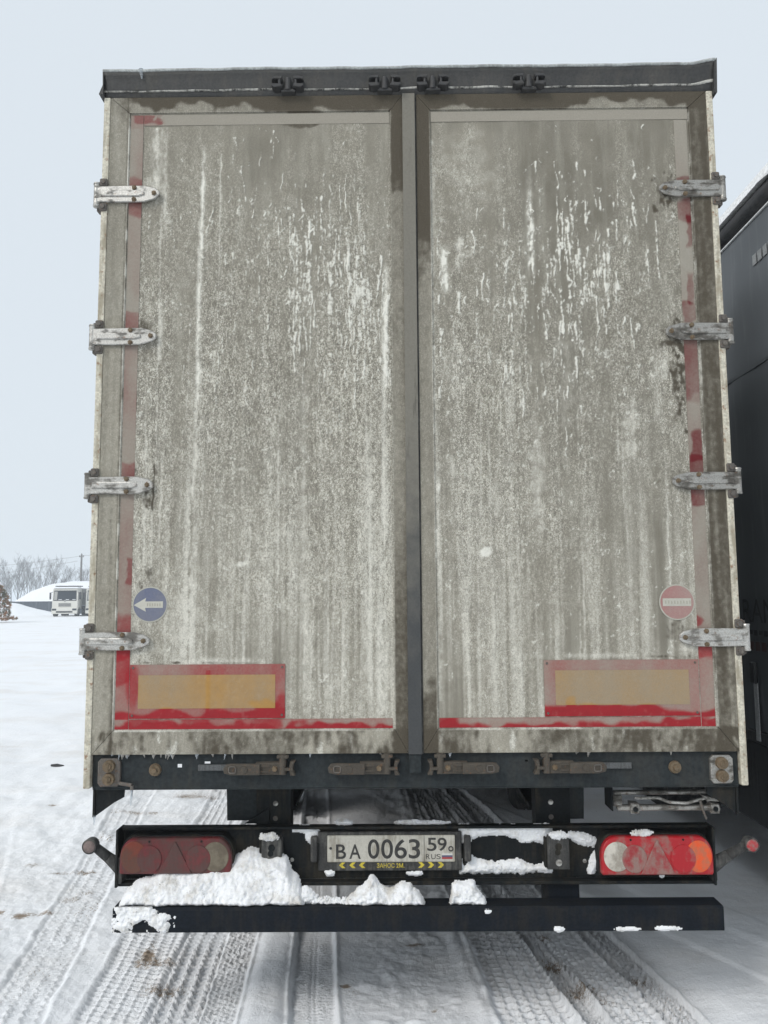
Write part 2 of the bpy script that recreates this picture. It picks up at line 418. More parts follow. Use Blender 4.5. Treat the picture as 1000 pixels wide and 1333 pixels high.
for k in range(46):                                        # thin clean water lines
    x = rng.uniform(-1.08, 1.10); z1 = rng.uniform(1.7, 2.9); L = rng.uniform(.25, 1.1)
    amp = rng.uniform(.35, .8)
    gl += band([(x, z1, .2), (x+rng.normal(0, .006), z1-L*.5, 1), (x+rng.normal(0, .012), max(z1-L, 1.25), .2)], .0028, amp, .4)
for x, z1, z2 in [(-1.026, 2.62, 2.05), (-.225, 2.3, 1.6), (.42, 2.5, 1.3), (.59, 2.5, 1.55), (.318, 2.2, 1.5), (-.42, 2.4, 1.9)]:
    gd += band([(x+.006, z1, .5), (x+.008, z2, .5)], .0030, .8, .4)
# splash drips: hundreds of short runs with a thick head
def drips(n, x0, x1, z0, z1, lmin, lmax, wmin, wmax, amp, seed, bias=1.):
    global gw, hgt
    r = np.random.default_rng(seed)
    for k in range(n):
        x = x0+(x1-x0)*(.5+np.clip(r.normal(0, .26), -.5, .5)); z = z0+(z1-z0)*(.5+np.clip(r.normal(0, .27), -.5, .5))
        L = lmin+(lmax-lmin)*r.random()**2.2; wd = wmin+(wmax-wmin)*r.random()**1.5; a = amp*r.uniform(.5, 1.1)
        i0 = max(0, int((x-.02-CX0)/DX)); i1 = min(cnx, int((x+.02-CX0)/DX)+2)
        j0 = max(0, int((z-L-.01-CZ0)/DX)); j1 = min(cnz, int((z+.01-CZ0)/DX)+2)
        if i1 <= i0 or j1 <= j0: continue
        xx = X[j0:j1, i0:i1]; zz = Z[j0:j1, i0:i1]
        t = np.clip((z-zz)/L, 0, 1)
        xc = x+r.normal(0, .0035)*np.sin(t*r.uniform(2, 6)+r.uniform(0, 6))+.0016*wob[j0:j1, i0:i1]
        ww = wd*(1.15-.75*t) if r.random() < .65 else wd*(.45+.75*t)
        q = np.exp(-((xx-xc)/ww)**2)*sst(zz, z-L-.004, z-L+.006)*(1-sst(zz, z-.003, z+.006))
        q = q*a*np.clip(1+.45*fine[j0:j1, i0:i1], .25, 1.4)*panel[j0:j1, i0:i1]
        gw[j0:j1, i0:i1] = np.maximum(gw[j0:j1, i0:i1], q)
        hgt[j0:j1, i0:i1] = np.maximum(hgt[j0:j1, i0:i1], q*.0030)
drips(170, -.58, -.08, 2.62, 3.48, .012, .20, .0026, .0050, .95, 21)
drips(34, -.52, -.36, 2.80, 3.42, .03, .24, .003, .006, 1.0, 22)
drips(75, -.32, -.09, 2.60, 3.20, .02, .24, .003, .006, .95, 23)
drips(150, -.98, -.45, 2.6, 3.62, .01, .10, .0025, .0045, .75, 24)
drips(90, -1.08, -.10, 3.1, 3.66, .006, .05, .0025, .005, .7, 25)
drips(200, .12, .82, 2.50, 3.30, .010, .13, .0026, .0058, .9, 26)
drips(110, .50, 1.02, 2.80, 3.50, .015, .16, .003, .006, .95, 27)
drips(40, .56, .80, 2.80, 3.35, .03, .20, .003, .006, 1.0, 28)
drips(110, .15, 1.05, 2.2, 2.95, .01, .10, .003, .006, .65, 29)
drips(70, .2, 1.1, 3.2, 3.66, .005, .03, .0025, .0045, .8, 30)
drips(80, -1.05, -.1, 2.0, 2.7, .01, .12, .003, .005, .45, 31)
# pale patches where water ran and dried
for x, z, rx, rz, a in [(.505, 2.22, .035, .22, .55), (.49, 2.05, .03, .10, .35), (.16, 2.19, .03, .07, .5), (.288, 1.877, .022, .022, .95), (.108, 2.13, .012, .05, .9), (.885, 2.40, .03, .13, .55), (.865, 2.29, .05, .06, .35),
        (.333, 2.10, .02, .10, .45), (.25, 3.45, .13, .18, .25), (.18, 2.62, .06, .14, .28), (-.682, 1.832, .028, .020, .95), (-.668, 2.215, .035, .007, .75), (-1.06, 3.42, .045, .06, .35), (.62, 2.45, .035, .30, .25), (.40, 2.45, .03, .25, .3), (1.03, 2.62, .012, .13, .55), (1.0, 2.50, .03, .20, .35),
        (-.80, 1.455, .33, .014, .75), (.75, 1.468, .25, .010, .6), (1.07, 1.49, .05, .03, .7), (.20, 1.63, .02, .012, .5), (.08, 2.2, .02, .5, .3), (-.55, 1.9, .20, .30, .20), (-.9, 1.62, .12, .2, .30), (.25, 3.10, .035, .02, .45), (.215, 3.155, .012, .03, .6)]:
    q = panel*blob(x, z, rx, rz, wob+edge*.7, .10)*a
    gl += q*.85*np.clip(1+.25*fine2, 0, 1.6)
    if rx < .03 and a > .6: gw += q*.8
# arc-shaped tide mark, upper left of the right door
rr = np.hypot((X-.235)/1.0, (Z-3.50)/1.35)
rr = rr+.018*edge+.012*med
gb += panel*(~left)*.14*(1-sst(rr, .06, .17))*sst(X, .10, .16)
gw += panel*(~left)*.20*np.exp(-((rr-.15+.004*wob)/.014)**2)*sst(X-.3*(Z-3.5), .26, .36)
# dark, wiped or wet places around the hinges
for x, z, rx, rz, a in [(1.09, 3.37, .10, .10, .7), (1.12, 3.33, .09, .05, .5), (1.085, 2.74, .075, .10, .7), (1.09, 2.58, .05, .20, .6), (1.09, 2.46, .04, .10, .45), (1.06, 2.15, .06, .09, .4), (1.05, 1.57, .06, .05, .45), (1.09, 1.465, .09, .014, .8), (.95, 1.463, .1, .008, .6),
        (-1.07, 2.205, .055, .04, .5), (-1.06, 2.10, .018, .06, .6), (-1.07, 1.775, .05, .055, .45), (-1.075, 2.81, .045, .045, .45), (-1.06, 2.69, .06, .03, .3), (-1.075, 3.30, .06, .035, .35), (-.95, 1.452, .12, .007, .7), (-.7, 1.450, .2, .005, .5), (-1.06, 1.59, .06, .02, .35)]:
    gd += panel*blob(x, z, rx, rz, wob*1.2, .2)*a*np.clip(.75+.55*fine2, 0, 1.5)
    q = 1-.55*panel*blob(x, z, rx, rz, wob*1.2, .2)*min(1, a); gw *= q; gl *= q
gd += band([(-1.031, 2.32, .2), (-1.030, 2.15, 1), (-1.031, 2.055, 1), (-1.031, 2.045, 0)], .004, 1.0, .2)
# salt line along the seams between panel and frame
for xs_, a in ((-1.1665, 1.), (-.0755, .35), (.0935, .55), (1.1715, .8)):
    gw += np.exp(-((X-xs_)/.0035)**2)*a*sst(Z, 1.19, 1.2)*(1-sst(Z, 3.70, 3.72))*np.clip(.75+.5*gn(.004, .02, 40), 0, 1.2)
gw += np.exp(-((Z-1.1935)/.004)**2)*.7*np.maximum(inL, inR)*np.clip(.7+.6*gn(.03, .004, 41), 0, 1.2)
gw += np.exp(-((Z-3.728)/.003)**2)*.35*np.maximum(inL, inR)
# ---- frame rails
rail = 1-np.clip(panel, 0, 1)
rt = rail*sst(Z, 3.715, 3.735)
n_edge = gn(.05, .05, 50)+.5*gn(.012, .012, 51)
dt = sst(Z+.016*n_edge+np.interp(X, [-1.25, -1.1, -.9, -.75, -.68, -.5, -.35, 0, .1, .2, .35, .6, .9, 1.0, 1.1, 1.25], [-.04, -.03, -.012, .02, .02, .05, .03, .05, .06, .02, .06, .06, .0, -.01, .03, .06]), 3.750, 3.775)
gd += rt*(dt*.95+.16)
gd += blob(-.44, 3.703, .09, .030, n_edge, .8)*.70           # damp patch hanging below the top rail
rb = rail*(1-sst(Z, 1.185, 1.200))
gd += rb*np.clip(.42+.17*gn(.006, .022, 52)+.20*gn(.05, .05, 53)+.10*fine2+.05*X, 0, .9)
gw += rb*sst(gn(.007, .02, 54)+.4*gn(.003, .004, 55), 1.0, 2.2)*.5
gb += rb*.05
rl = rail*(X < -1.16); gb += rl*.12; gd += rl*np.clip(.16+.12*gn(.006, .2, 56)+.10*fine2*.5, 0, 1)
gd += rl*np.exp(-((X+1.172)/.005)**2)*.5
rr_ = rail*(X > 1.165); gd += rr_*np.clip(.84+.12*gn(.006, .2, 57)+.12*fine2*.6-.20*sst(Z, 1.9, 1.2), 0, 1)
gw += blob(1.205, 1.675, .018, .022, wob, .3)*.5*rail
rc1 = rail*(X > -.08)*(X < -.0); gd += rc1*(np.clip(.34+.10*fine2*.6, 0, 1)+.70*blob(-.045, 3.52, .06, .24, n_edge, .6)+.45*(1-sst(Z+.06*n_edge, 1.5, 2.2))); gb -= rc1*.04
rc2 = rail*(X > .02)*(X < .09); gd += rc2*(np.clip(.22+.10*fine2*.6, 0, 1)+.80*sst(Z+.05*n_edge, 2.95, 3.25)+.55*(1-sst(Z+.03*n_edge, 1.30, 1.38))); gb += rc2*.03
gw += rc1*sst(gn(.010, .03, 58), 1.1, 2.0)*.5*(1-sst(Z, 1.25, 1.45))
gl = np.clip(gl*.85, 0, 1); gs = np.clip(gs+rail*.22, 0, 1); gw = np.clip(gw, 0, 1); gd = np.clip(gd, 0, 1); gb = np.clip(gb, 0, 1)
# ---- film on tapes, plates and stickers (1 = grey film, 0 = clean)
film = np.full_like(X, .66)
film += np.where(left, -.04, .10)*(Z > 1.25)
film += sst(Z, 2.4, 3.0)*np.where(left, .16, .12)
film += .05*big+.05*gn(.02, .05, 60)
film = np.where((Z > 3.66) & (Z < 3.74), np.where(X < -1.04+.01*wob, .70, 1.12), film)
e1 = gn(.016, .010, 61); e2 = gn(.035, .05, 62)
for x, z, rx, rz in [(-1.135, 3.405, .035, .05), (-1.135, 3.32, .035, .055), (-1.135, 2.815, .035, .030), (-1.135, 2.205, .035, .035), (-1.115, 1.82, .012, .05), (-1.135, 1.57, .035, .08), (-1.135, 1.44, .035, .09), (1.148, 3.41, .035, .025), (1.142, 3.28, .035, .06), (1.158, 3.2, .014, .07), (1.147, 2.85, .035, .04), (1.15, 2.95, .012, .08), (1.142, 2.62, .035, .16), (1.142, 2.205, .035, .035), (1.146, 2.3, .02, .05), (1.14, 2.09, .035, .04), (1.135, 1.60, .035, .025), (1.135, 1.49, .035, .03), (1.135, 1.208, .035, .016),
        (-1.08, 3.703, .07, .02)]:
    q = (1-sst(np.abs(Z-z)+.012*e2+.006*e1, rz*.75, rz*1.02))*(1-sst(np.abs(X-x)+.004*e1, rx*.9, rx*1.1))
    film -= q*np.where(left, .34, .40)
film -= (1-sst(Z+.008*e1, 1.200, 1.222))*.75*(Z < 1.236)        # clean lower rim of the bottom tapes
film -= np.where(Z < 1.237, .35*sst(e2+.9*np.exp(-((X+.9)/.28)**2)+.9*np.exp(-((X-.92)/.2)**2), .3, 1.0), 0)
platez = (Z > 1.236) & (Z < 1.46)
film = np.where(platez, film*.86, film)
film -= np.where(platez, .62*(1-sst(Z+.012*e2+.010*np.sin(X*14), 1.250, 1.272)), 0)
film -= np.where(platez, .25*blob(-1.095, 1.36, .03, .10)+.3*blob(-.51, 1.28, .03, .06)+.35*blob(-.575, 1.285, .06, .02, e1)+.35*np.exp(-((X+.80)/.008)**2)*(Z < 1.42)+.3*blob(.61, 1.29, .02, .03, e1)+.15*blob(.75, 1.25, .3, .03, e2), 0)
film = np.clip(film, 0.02, 1.15)

def samp(A, x, z):
    u = np.clip((np.asarray(x)-CX0)/DX, 0, cnx-1.001); v = np.clip((np.asarray(z)-CZ0)/DX, 0, cnz-1.001)
    i = u.astype(int); j = v.astype(int); fu = u-i; fv = v-j
    return (A[j, i]*(1-fu)+A[j, i+1]*fu)*(1-fv)+(A[j+1, i]*(1-fu)+A[j+1, i+1]*fu)*fv

def painted(name, mat, parent, xf, step, y, zlo, zhi, depth=.0, relief=1., wav=0.):
    """front sheet over x range xf=(x0,x1), z between zlo(x) and zhi(x), with returns of the given depth; carries the painted grime"""
    nx = max(2, int(round((xf[1]-xf[0])/step))+1)
    xs = np.linspace(xf[0], xf[1], nx)
    zl = np.array([zlo(x) for x in xs]); zh = np.array([zhi(x) for x in xs])
    nz = max(2, int(round((zh.max()-zl.min())/step))+1)
    t = np.linspace(0, 1, nz)[:, None]
    gz = zl[None, :]*(1-t)+zh[None, :]*t; gx = np.repeat(xs[None, :], nz, 0)
    gy = np.full_like(gx, y)-relief*samp(hgt, gx, gz)
    if wav: gy = gy+wav*(np.sin(gx*5+1)*np.sin(gz*2.3))
    V = np.stack([gx, gy, gz], -1).reshape(-1, 3); Q = gridq(nx, nz)
    if depth:
        ring = list(range(nx))+[nx*k+nx-1 for k in range(1, nz)]+[nx*(nz-1)+i for i in range(nx-2, -1, -1)]+[nx*k for k in range(nz-2, 0, -1)]
        back = V[ring].copy(); back[:, 1] = y+depth; b0 = len(V)
        V = np.concatenate([V, back]); n = len(ring); ring = np.array(ring); k = np.arange(n); k2 = (k+1) % n
        Q = np.concatenate([Q, np.stack([ring[k2], ring[k], b0+k, b0+k2], 1)])
    at = {a: samp(A, V[:, 0], V[:, 2]) for a, A in (('gw', gw if mat is M['grime'] else gw*.07), ('gd', gd if mat is M['grime'] else sst(Z, 1.45, 1.75)*np.where(left, .62, .85)), ('gb', gb), ('gs', gs), ('gl', gl), ('gf', film))}
    me = mesh_np(name, V, Q, at)
    return link(name, me, mat, parent, smooth=False)

# ------------------------------------------------------------------ the snow ground: one sheet, dense behind and under the trailer
_HT = np.random.default_rng(99).uniform(-1, 1, 65536)
def vnoise(x, y, s, seed):
    x = x/s; y = y/s; i = np.floor(x).astype(np.int64); j = np.floor(y).astype(np.int64); u = x-i; v = y-j
    u = u*u*(3-2*u); v = v*v*(3-2*v)
    ja = j*19349663; jb = ja+19349663; ia = i*73856093; ib = ia+73856093; sd = seed*83492791+12345
    q = lambda p, r: _HT[((p ^ r ^ sd) >> 3) & 0xffff]
    return (q(ia, ja)*(1-u)+q(ib, ja)*u)*(1-v)+(q(ia, jb)*(1-u)+q(ib, jb)*u)*v
def fbm(x, y, s, seed, o=4):
    r = 0; a = 1; t = 0
    for k in range(o): r = r+a*vnoise(x, y, s/2**k, seed+k*17); t += a; a *= .55
    return r/t
def grow(a, step, k, end):
    r = []
    while a < end: a += step; step *= k; r.append(a)
    return r
D = .0072
gx_ = [-v for v in grow(2.45, .008, 1.035, 1500)][::-1]+list(np.arange(-2.45, 1.75, D))+grow(1.75, .010, 1.07, 1500)
gy_ = [-v for v in grow(-.12, .02, 1.12, 400)][::-1]+list(np.arange(.12, 2.0, D*1.15))+grow(2.0, D*1.15, 1.0145, 1500)
gx_ = np.array(gx_); gy_ = np.array(gy_)
GX, GY = np.meshgrid(gx_, gy_)
near = np.exp(-((GX+.3)/6)**4)*np.exp(-((GY-2)/7)**4)
H = .02*fbm(GX, GY, 2.2, 3)*near+.012*fbm(GX, GY, .45, 5)*near+.0035*fbm(GX, GY, .07, 9, 3)*near
H += .10*fbm(GX, GY, 9., 13)*(1-near)*sst(GY, 6, 14)*np.exp(-(GY/120.)**2)
dirt = np.zeros_like(H)
# smooth untouched snow standing a little above the packed wheel tracks
H += .030*np.exp(-((GX+.64+.05*(GY-.7))/.085)**4)*near
H += .030*sst(GX+.2*(GY-.25), 1.16, 1.34)*near*(1-sst(GX, 1.9, 2.6))
H += .020*np.exp(-((GX-.285+.08*(GY-.25))/.035)**2)*near*(.7+.5*fbm(GX, GY, .15, 15))
H -= .012*np.exp(-((GX+.02)/.28)**4)*near
def track(xa, xb, hw, depth, kind, seed, pitch=.05, amp=.011, yfade=(0, 9)):
    """wheel rut: centre x at y=.25 and at y=1.13"""
    global H, dirt
    xc = xa+(xb-xa)*(GY-.25)/.88
    xc = xc+.01*np.sin(GY*2.1+seed)+.010*fbm(GX*0, GY, .5, seed+40, 3)
    u = (GX-xc)/hw; ins = 1-sst(np.abs(u)+.10*fbm(GX, GY, .07, seed+41, 3), .88, 1.06)
    ins = ins*(1-sst(GY, yfade[1]*.6, yfade[1]))
    H -= ins*(H*.6+depth)
    H += depth*.55*np.exp(-((np.abs(u)-1.12)/.10)**2)*near*(1+.8*fbm(GX, GY, .06, seed+5, 2))
    s = GY
    blur = np.clip(.90+.9*fbm(GX, GY, .28, seed+30, 4), .05, 1.3)*np.clip(1.05+.35*fbm(GX, GY, .035, seed+31, 2), .5, 1.4)
    s = s+.006*fbm(GX, GY, .20, seed+32, 2)
    if kind == 'lug':
        c = np.floor((u+1)*3.0); uu = (u+1)*3.0-c
        ph = s/pitch+c*.37+.35*np.abs(uu-.5)
        b = sst(np.abs((ph % 1.)-.5), .10, .22)*sst(np.minimum(uu, 1-uu), .05, .16)
        H += ins*amp*1.5*(1-b)*blur
    elif kind == 'zig':
        n = 4; k = (u+1)*n/2+.17*(np.abs(((s/pitch) % 1.)*2-1)*2-1)
        f = np.abs((k % 1.)-.5)
        H += ins*amp*1.6*(1-sst(f, .03, .11))*blur
        dirt += ins*.95*np.exp(-((f-.20)/.06)**2)*np.clip(.05+1.6*fbm(GX, GY, .35, seed+3), 0, 1)
        H += ins*.003*np.sin(2*np.pi*s/.02)
    elif kind == 'rib':
        f = np.abs(((s/pitch+.25*np.abs(u)) % 1.)-.5)
        b = 1-sst(f, .10, .28)
        H += ins*amp*1.4*b*blur*(1-.9*np.exp(-((np.abs(u)-.1)/.07)**2))
track(-1.24, -1.30, .15, .012, 'lug', 1, .042, .009)
track(-.98, -1.02, .115, .020, 'zig', 2, .052, .011)
track(-.79, -.83, .070, .016, 'lug', 3, .036, .009)
track(-.40, -.48, .095, .022, 'rib', 4, .024, .010)
track(.50, .43, .150, .026, 'lug', 5, .050, .012)
track(.715, .585, .055, .026, 'zig', 6, .060, .013)
track(.90, .77, .125, .022, 'lug', 7, .045, .011)
track(1.07, .93, .070, .024, 'zig', 8, .060, .014)
track(-1.95, -2.30, .14, .008, 'lug', 9, .045, .006)
track(-1.62, -1.78, .13, .008, 'zig', 10, .055, .005)
track(-2.3, -2.95, .13, .007, 'lug', 11, .05, .005)
# crumbs and lumps in the middle strip
mid_ = np.exp(-((GX+.02)/.26)**4)*near
H += mid_*(.006*fbm(GX, GY, .035, 23, 2)+.026*np.clip(fbm(GX, GY, .11, 21, 3)-.12, 0, 1)+.022*np.clip(fbm(GX*.35, GY, .07, 22, 2)-.25, 0, 1))
# rough, scraped snow out on the left
lf = 1-sst(GX, -1.7, -1.2)
H += near*lf*(.022*np.clip(fbm(GX*.8+GY*.45, GY*.35-GX*.2, .22, 25, 4), -.4, 1)+.006*fbm(GX, GY, .045, 26, 3))
H += near*(.014*sst(GX+.55*(GY-1.), 1.55, 1.62)+.012*sst(GX+.5*(GY-1.), 1.25, 1.29)-.010*sst(GX+.45*(GY-1.), 1.80, 1.86))*(1-sst(GX, 1.9, 2.6))
yl = (1-sst(GX, -2.2, -1.5))*sst(GY, 1.0, 3.0)*np.exp(-(GY/22.)**4)
rut = fbm(GX+.10*GY, GY*.10, .42, 61, 4); rut2 = fbm(GX*.6+GY*.55, GY*.12-GX*.1, .6, 62, 4)
H += yl*(.030*rut+.026*np.clip(rut2, -.5, .8)+.012*fbm(GX, GY, .16, 63, 3))
dirt += yl*(.30*np.clip(rut2-.12, 0, 1)+.35*np.clip(fbm(GX*.8, GY*.5, .8, 64, 5)-.22, 0, 1))
# ground-in soil: single patches (x, y, rx, ry, amount)
for x, y, rx, ry, a in [(-2.12, 1.38, .06, .045, 1.), (-1.98, 1.40, .07, .03, .75), (-2.24, 1.42, .05, .03, .7), (-2.2, 1.18, .09, .03, .7), (-1.93, 1.62, .07, .05, .5), (-1.85, 1.72, .05, .03, .5), (-2.02, 2.1, .12, .05, .55), (-2.2, 2.05, .06, .03, .6), (-2.4, 2.2, .06, .05, .4), (-1.62, 2.95, .15, .10, .55), (-1.55, 2.45, .16, .07, .45), (-1.95, 3.0, .12, .06, .4), (-1.27, .95, .035, .14, .75), (-1.24, .80, .07, .06, .65), (-1.15, .80, .06, .05, .5), (-1.33, 1.25, .06, .10, .5), (-.80, .50, .07, .07, .35), (-1.1, .55, .12, .09, .40), (.02, 1.03, .06, .025, .75), (-.30, .56, .025, .02, 1.), (-.26, .50, .05, .03, .4), (.08, .36, .02, .01, .8), (.66, .78, .09, .07, .55), (.72, .52, .10, .06, .55), (.80, .42, .05, .04, .6), (.68, 1.08, .04, .05, .5), (.98, .62, .06, .04, .4), (1.55, .36, .04, .03, .7), (1.9, .85, .05, .02, .7), (-1.6, 5.0, .3, .1, .5), (-1.75, 4.0, .18, .07, .5), (-2.1, 3.5, .2, .05, .5), (-2.9, 3.7, .06, .03, .5), (-3.4, 4.4, .05, .05, .4), (-2.6, 4.1, .06, .04, .4)]:
    dirt += 1.25*a*np.exp(-(((GX-x)/rx)**2+((GY-y)/ry)**2))*np.clip(.9+1.1*fbm(GX, GY, .09, 33, 3), 0, 1.6)
# the driven lane out on the yard, brownish where wheels have mixed sand into it
lane = np.exp(-((GY-21-.03*GX)/2.2)**2)+.7*np.exp(-((GY-31-.02*GX)/3.0)**2)+.5*np.exp(-((GY-14)/1.2)**2)*sst(-GX, 6, 9)
dirt += .34*lane*np.clip(.6+1.2*fbm(GX*.15, GY, 1.3, 41, 4), 0, 1)*(GX < 0)
H += .05*np.clip(fbm(GX*.12, GY, 1.2, 43, 3), -1, 1)*lane*(GX < 0)
dirt += 1.0*np.clip(fbm(GX*.7, GY, .9, 44, 6)-.15, 0, 1)*lf*near+.22*np.clip(fbm(GX, GY, .30, 46, 4)-.28, 0, 1)*near
H = np.where(GY > 300, 0, H)
gv = np.stack([GX, GY, H], -1).reshape(-1, 3)
g_me = mesh_np('snowy_ground', gv, gridq(len(gx_), len(gy_)), {'dirt': np.clip(dirt, 0, 1.2)})
M['ground'] = snow_mat('packed_snow', True)
ground = link('snowy_ground', g_me, M['ground'], smooth=True); tag(ground, kind='structure')
def ground_z(x, y):
    i = int(np.argmin(abs(gx_-x))); j = int(np.argmin(abs(gy_-y))); return float(H[j, i])

# ------------------------------------------------------------------ the dirty box trailer in the middle
TR = empty('box_trailer'); tag(TR, 'mud-caked grey box trailer seen square from behind, doors shut, filling the picture', 'trailer')
ROOF, FLOOR, LEN = 3.90, 1.10, 13.6
mb = MB(); mb.box(-1.272, -1.232, .06, LEN, FLOOR, 3.86); mb.box(1.232, 1.272, .06, LEN, FLOOR, 3.86); mb.box(-1.272, 1.272, LEN, LEN+.05, FLOOR, 3.86)
mb.build('side_wall', M['wall_w'], TR)
MB().box(-1.275, 1.275, .06, LEN+.05, 3.862, 3.895, .01).build('roof', M['wall_w'], TR)
MB().box(-1.23, 1.23, .06, LEN, 1.105, 1.20).build('floor', M['black'], TR)
# corner posts, running down past the doors
for s in (-1, 1):
    mb = MB(); a, b = sorted((s*1.2745, s*1.2475)); mb.box(a, b, -.004, .058, .976, 3.797, .004, 2)
    mb.build('corner_post', M['post'], TR)
# doors
ZT, ZB = 3.797, 1.103
def door(x0, x1, ix0, ix1, iz0, iz1, wl, wr):
    core = MB().box(x0+.004, x1-.004, .012, .055, ZB+.004, ZT-.004).build('door', M['wall_w'], TR)
    painted('panel', M['grime'], core, (ix0-.004, ix1+.004), .0036, .007, lambda x: iz0-.004, lambda x: iz1+.004, wav=.0012)
    g = .0012
    tl = lambda x: np.interp(x, [x0, ix0, ix1, x1], [ZT, iz1, iz1, ZT]); bl = lambda x: np.interp(x, [x0, ix0, ix1, x1], [ZB, iz0, iz0, ZB])
    painted('frame_rail', M['grime'], core, (x0, ix0), .0065, 0, lambda x: bl(x)+g, lambda x: tl(x)-g, .012, .3)
    painted('frame_rail', M['grime'], core, (ix1, x1), .0065, 0, lambda x: bl(x)+g, lambda x: tl(x)-g, .012, .3)
    painted('frame_rail', M['grime'], core, (x0+.002, x1-.002), .0065, .0004, lambda x: tl(x)+g, lambda x: ZT, .012, .3)
    painted('frame_rail', M['grime'], core, (x0+.002, x1-.002), .0065, .0004, lambda x: ZB, lambda x: bl(x)-g, .012, .3)
    return core
dl = door(-1.246, -.022, -1.166, -.074, 1.193, 3.728, 0, 0)
dr = door(.036, 1.246, .092, 1.172, 1.193, 3.728, 0, 0)
c = lambda v: (lambda x: v)
def tape(name, par, xf, z0, z1, mat='red_film', y=.0050):
    return painted(name, M[mat], par, xf, .005, y, c(z0), c(z1), .003, 0.)
tape('reflective_tape', dl, (-1.1615, -1.1085), 1.197, 3.7205)
tape('reflective_tape', dl, (-1.106, -.0765), 3.675, 3.722)
tape('reflective_tape', dl, (-1.106, -.082), 1.197, 1.234)
tape('reflective_tape', dr, (1.110, 1.163), 1.197, 3.6745)
tape('reflective_tape', dr, (.0955, 1.168), 3.678, 3.722)
tape('reflective_tape', dr, (.098, 1.107), 1.197, 1.234)
# red and amber rear marker plates
for x0, x1, z0, z1, ix0, ix1, iz0, iz1, par, lab in ((-1.106, -.500, 1.2375, 1.444, -1.072, -.538, 1.276, 1.404, dl, 'red marker plate with amber field split by a bright line'), (.507, 1.106, 1.2375, 1.452, .550, 1.067, 1.281, 1.413, dr, 'red marker plate with pale amber field')):
    pl = tape('marker_plate', TR, (x0, x1), z0, z1, 'red_film', .0035); pl['label'] = lab
    tape('amber_field', pl, (ix0, ix1), iz0, iz1, 'amber_film', .0025)
    for xx in (x0+.012, x1-.012):
        for zz in (z0+.012, z1-.012):
            MB().cyl((xx, .0035, zz), (xx, .0005, zz), .005, .004, 8).build('rivet', M['bracket'], pl)
# round stickers
def disc(name, mat, par, x, z, r, y, n=40, r0=0):
    vs = []; fs = []
    rings = [r*k/6 for k in range(1, 7)] if not r0 else [r0, r]
    V = [(x, y, z)] if not r0 else []
    for q in rings:
        for i in range(n): t = 2*math.pi*i/n; V.append((x+q*math.cos(t), y, z+q*math.sin(t)))
    me = bpy.data.meshes.new(name); F = []
    o = 1 if not r0 else 0
    if not r0: F += [(0, 1+i, 1+(i+1) % n) for i in range(n)]
    for k in range(len(rings)-1):
        for i in range(n): F.append((o+k*n+i, o+(k+1)*n+i, o+(k+1)*n+(i+1) % n, o+k*n+(i+1) % n))
    me.from_pydata(V, [], F); va = np.array(V)
    for a, A in (('gw', gw*.08), ('gf', np.clip(film+.0, 0, 1))):
        at = me.attributes.new(a, 'FLOAT', 'POINT'); at.data.foreach_set('value', samp(A, va[:, 0], va[:, 2]).astype(np.float32))
    return link(name, me, M[mat], par)
def flat(name, mat, par, pts, y, f=.6):
    me = bpy.data.meshes.new(name); me.from_pydata([(p[0], y, p[1]) for p in pts], [], [tuple(range(len(pts)))])
    for a, v in (('gw', 0.), ('gf', f)):
        at = me.attributes.new(a, 'FLOAT', 'POINT'); at.data.foreach_set('value', np.full(len(pts), v, np.float32))
    return link(name, me, M[mat], par)
film_blue = film.copy()
bs = disc('direction_sticker', 'blue_film', TR, -1.034, 1.678, .067, .0050); bs['label'] = 'round blue sticker with a white arrow pointing left'
disc('rim', 'white_film', bs, -1.034, 1.678, .0705, .0046, 40, .0655)
flat('arrow', 'white_film', bs, [(-1.098, 1.676), (-1.050, 1.650), (-1.053, 1.665), (-.983, 1.665), (-.983, 1.690), (-1.053, 1.690), (-1.050, 1.704)], .0044, .45)
rs = disc('no_entry_sticker', 'redsign_film', TR, 1.035, 1.673, .066, .0050); rs['label'] = 'round faded red no-entry sticker with a white bar'
disc('rim', 'white_film', rs, 1.035, 1.673, .0700, .0046, 40, .0650)
flat('bar', 'white_film', rs, [(.979, 1.658), (1.090, 1.658), (1.090, 1.688), (.979, 1.688)], .0044, .55)
for k in range(9):                                     # rubbed-out lettering on both: only worn strokes are left
    x = 1.0-.012+k*.0118; z = 1.666+rng.uniform(-.001, .002)
    flat('worn_letter', 'white_film', rs, [(x, z), (x+.0055, z), (x+.0055, z+.013*rng.uniform(.7, 1)), (x, z+.013)], .0040, 1.)
for k in range(6):
    x = -1.046+k*.0098; z = 1.671
    flat('worn_letter', 'white_film', bs, [(x, z), (x+.0045, z), (x+.0045, z+.012*rng.uniform(.7, 1)), (x, z+.012)], .0040, 1.)

# centre seal between the doors, running down over the sill
painted('centre_seal', M['astragal'], TR, (-.0225, .0290), .008, -.010, c(1.100), c(3.797), .020, 0.)
MB().box(-.021, .0275, -.004, .019, 1.028, 1.0985, .003).build('seal_foot', M['sill'], TR)
MB().box(.0300, .0352, .002, .02, 1.10, 3.795).build('seal_lip', M['rubber'], TR)

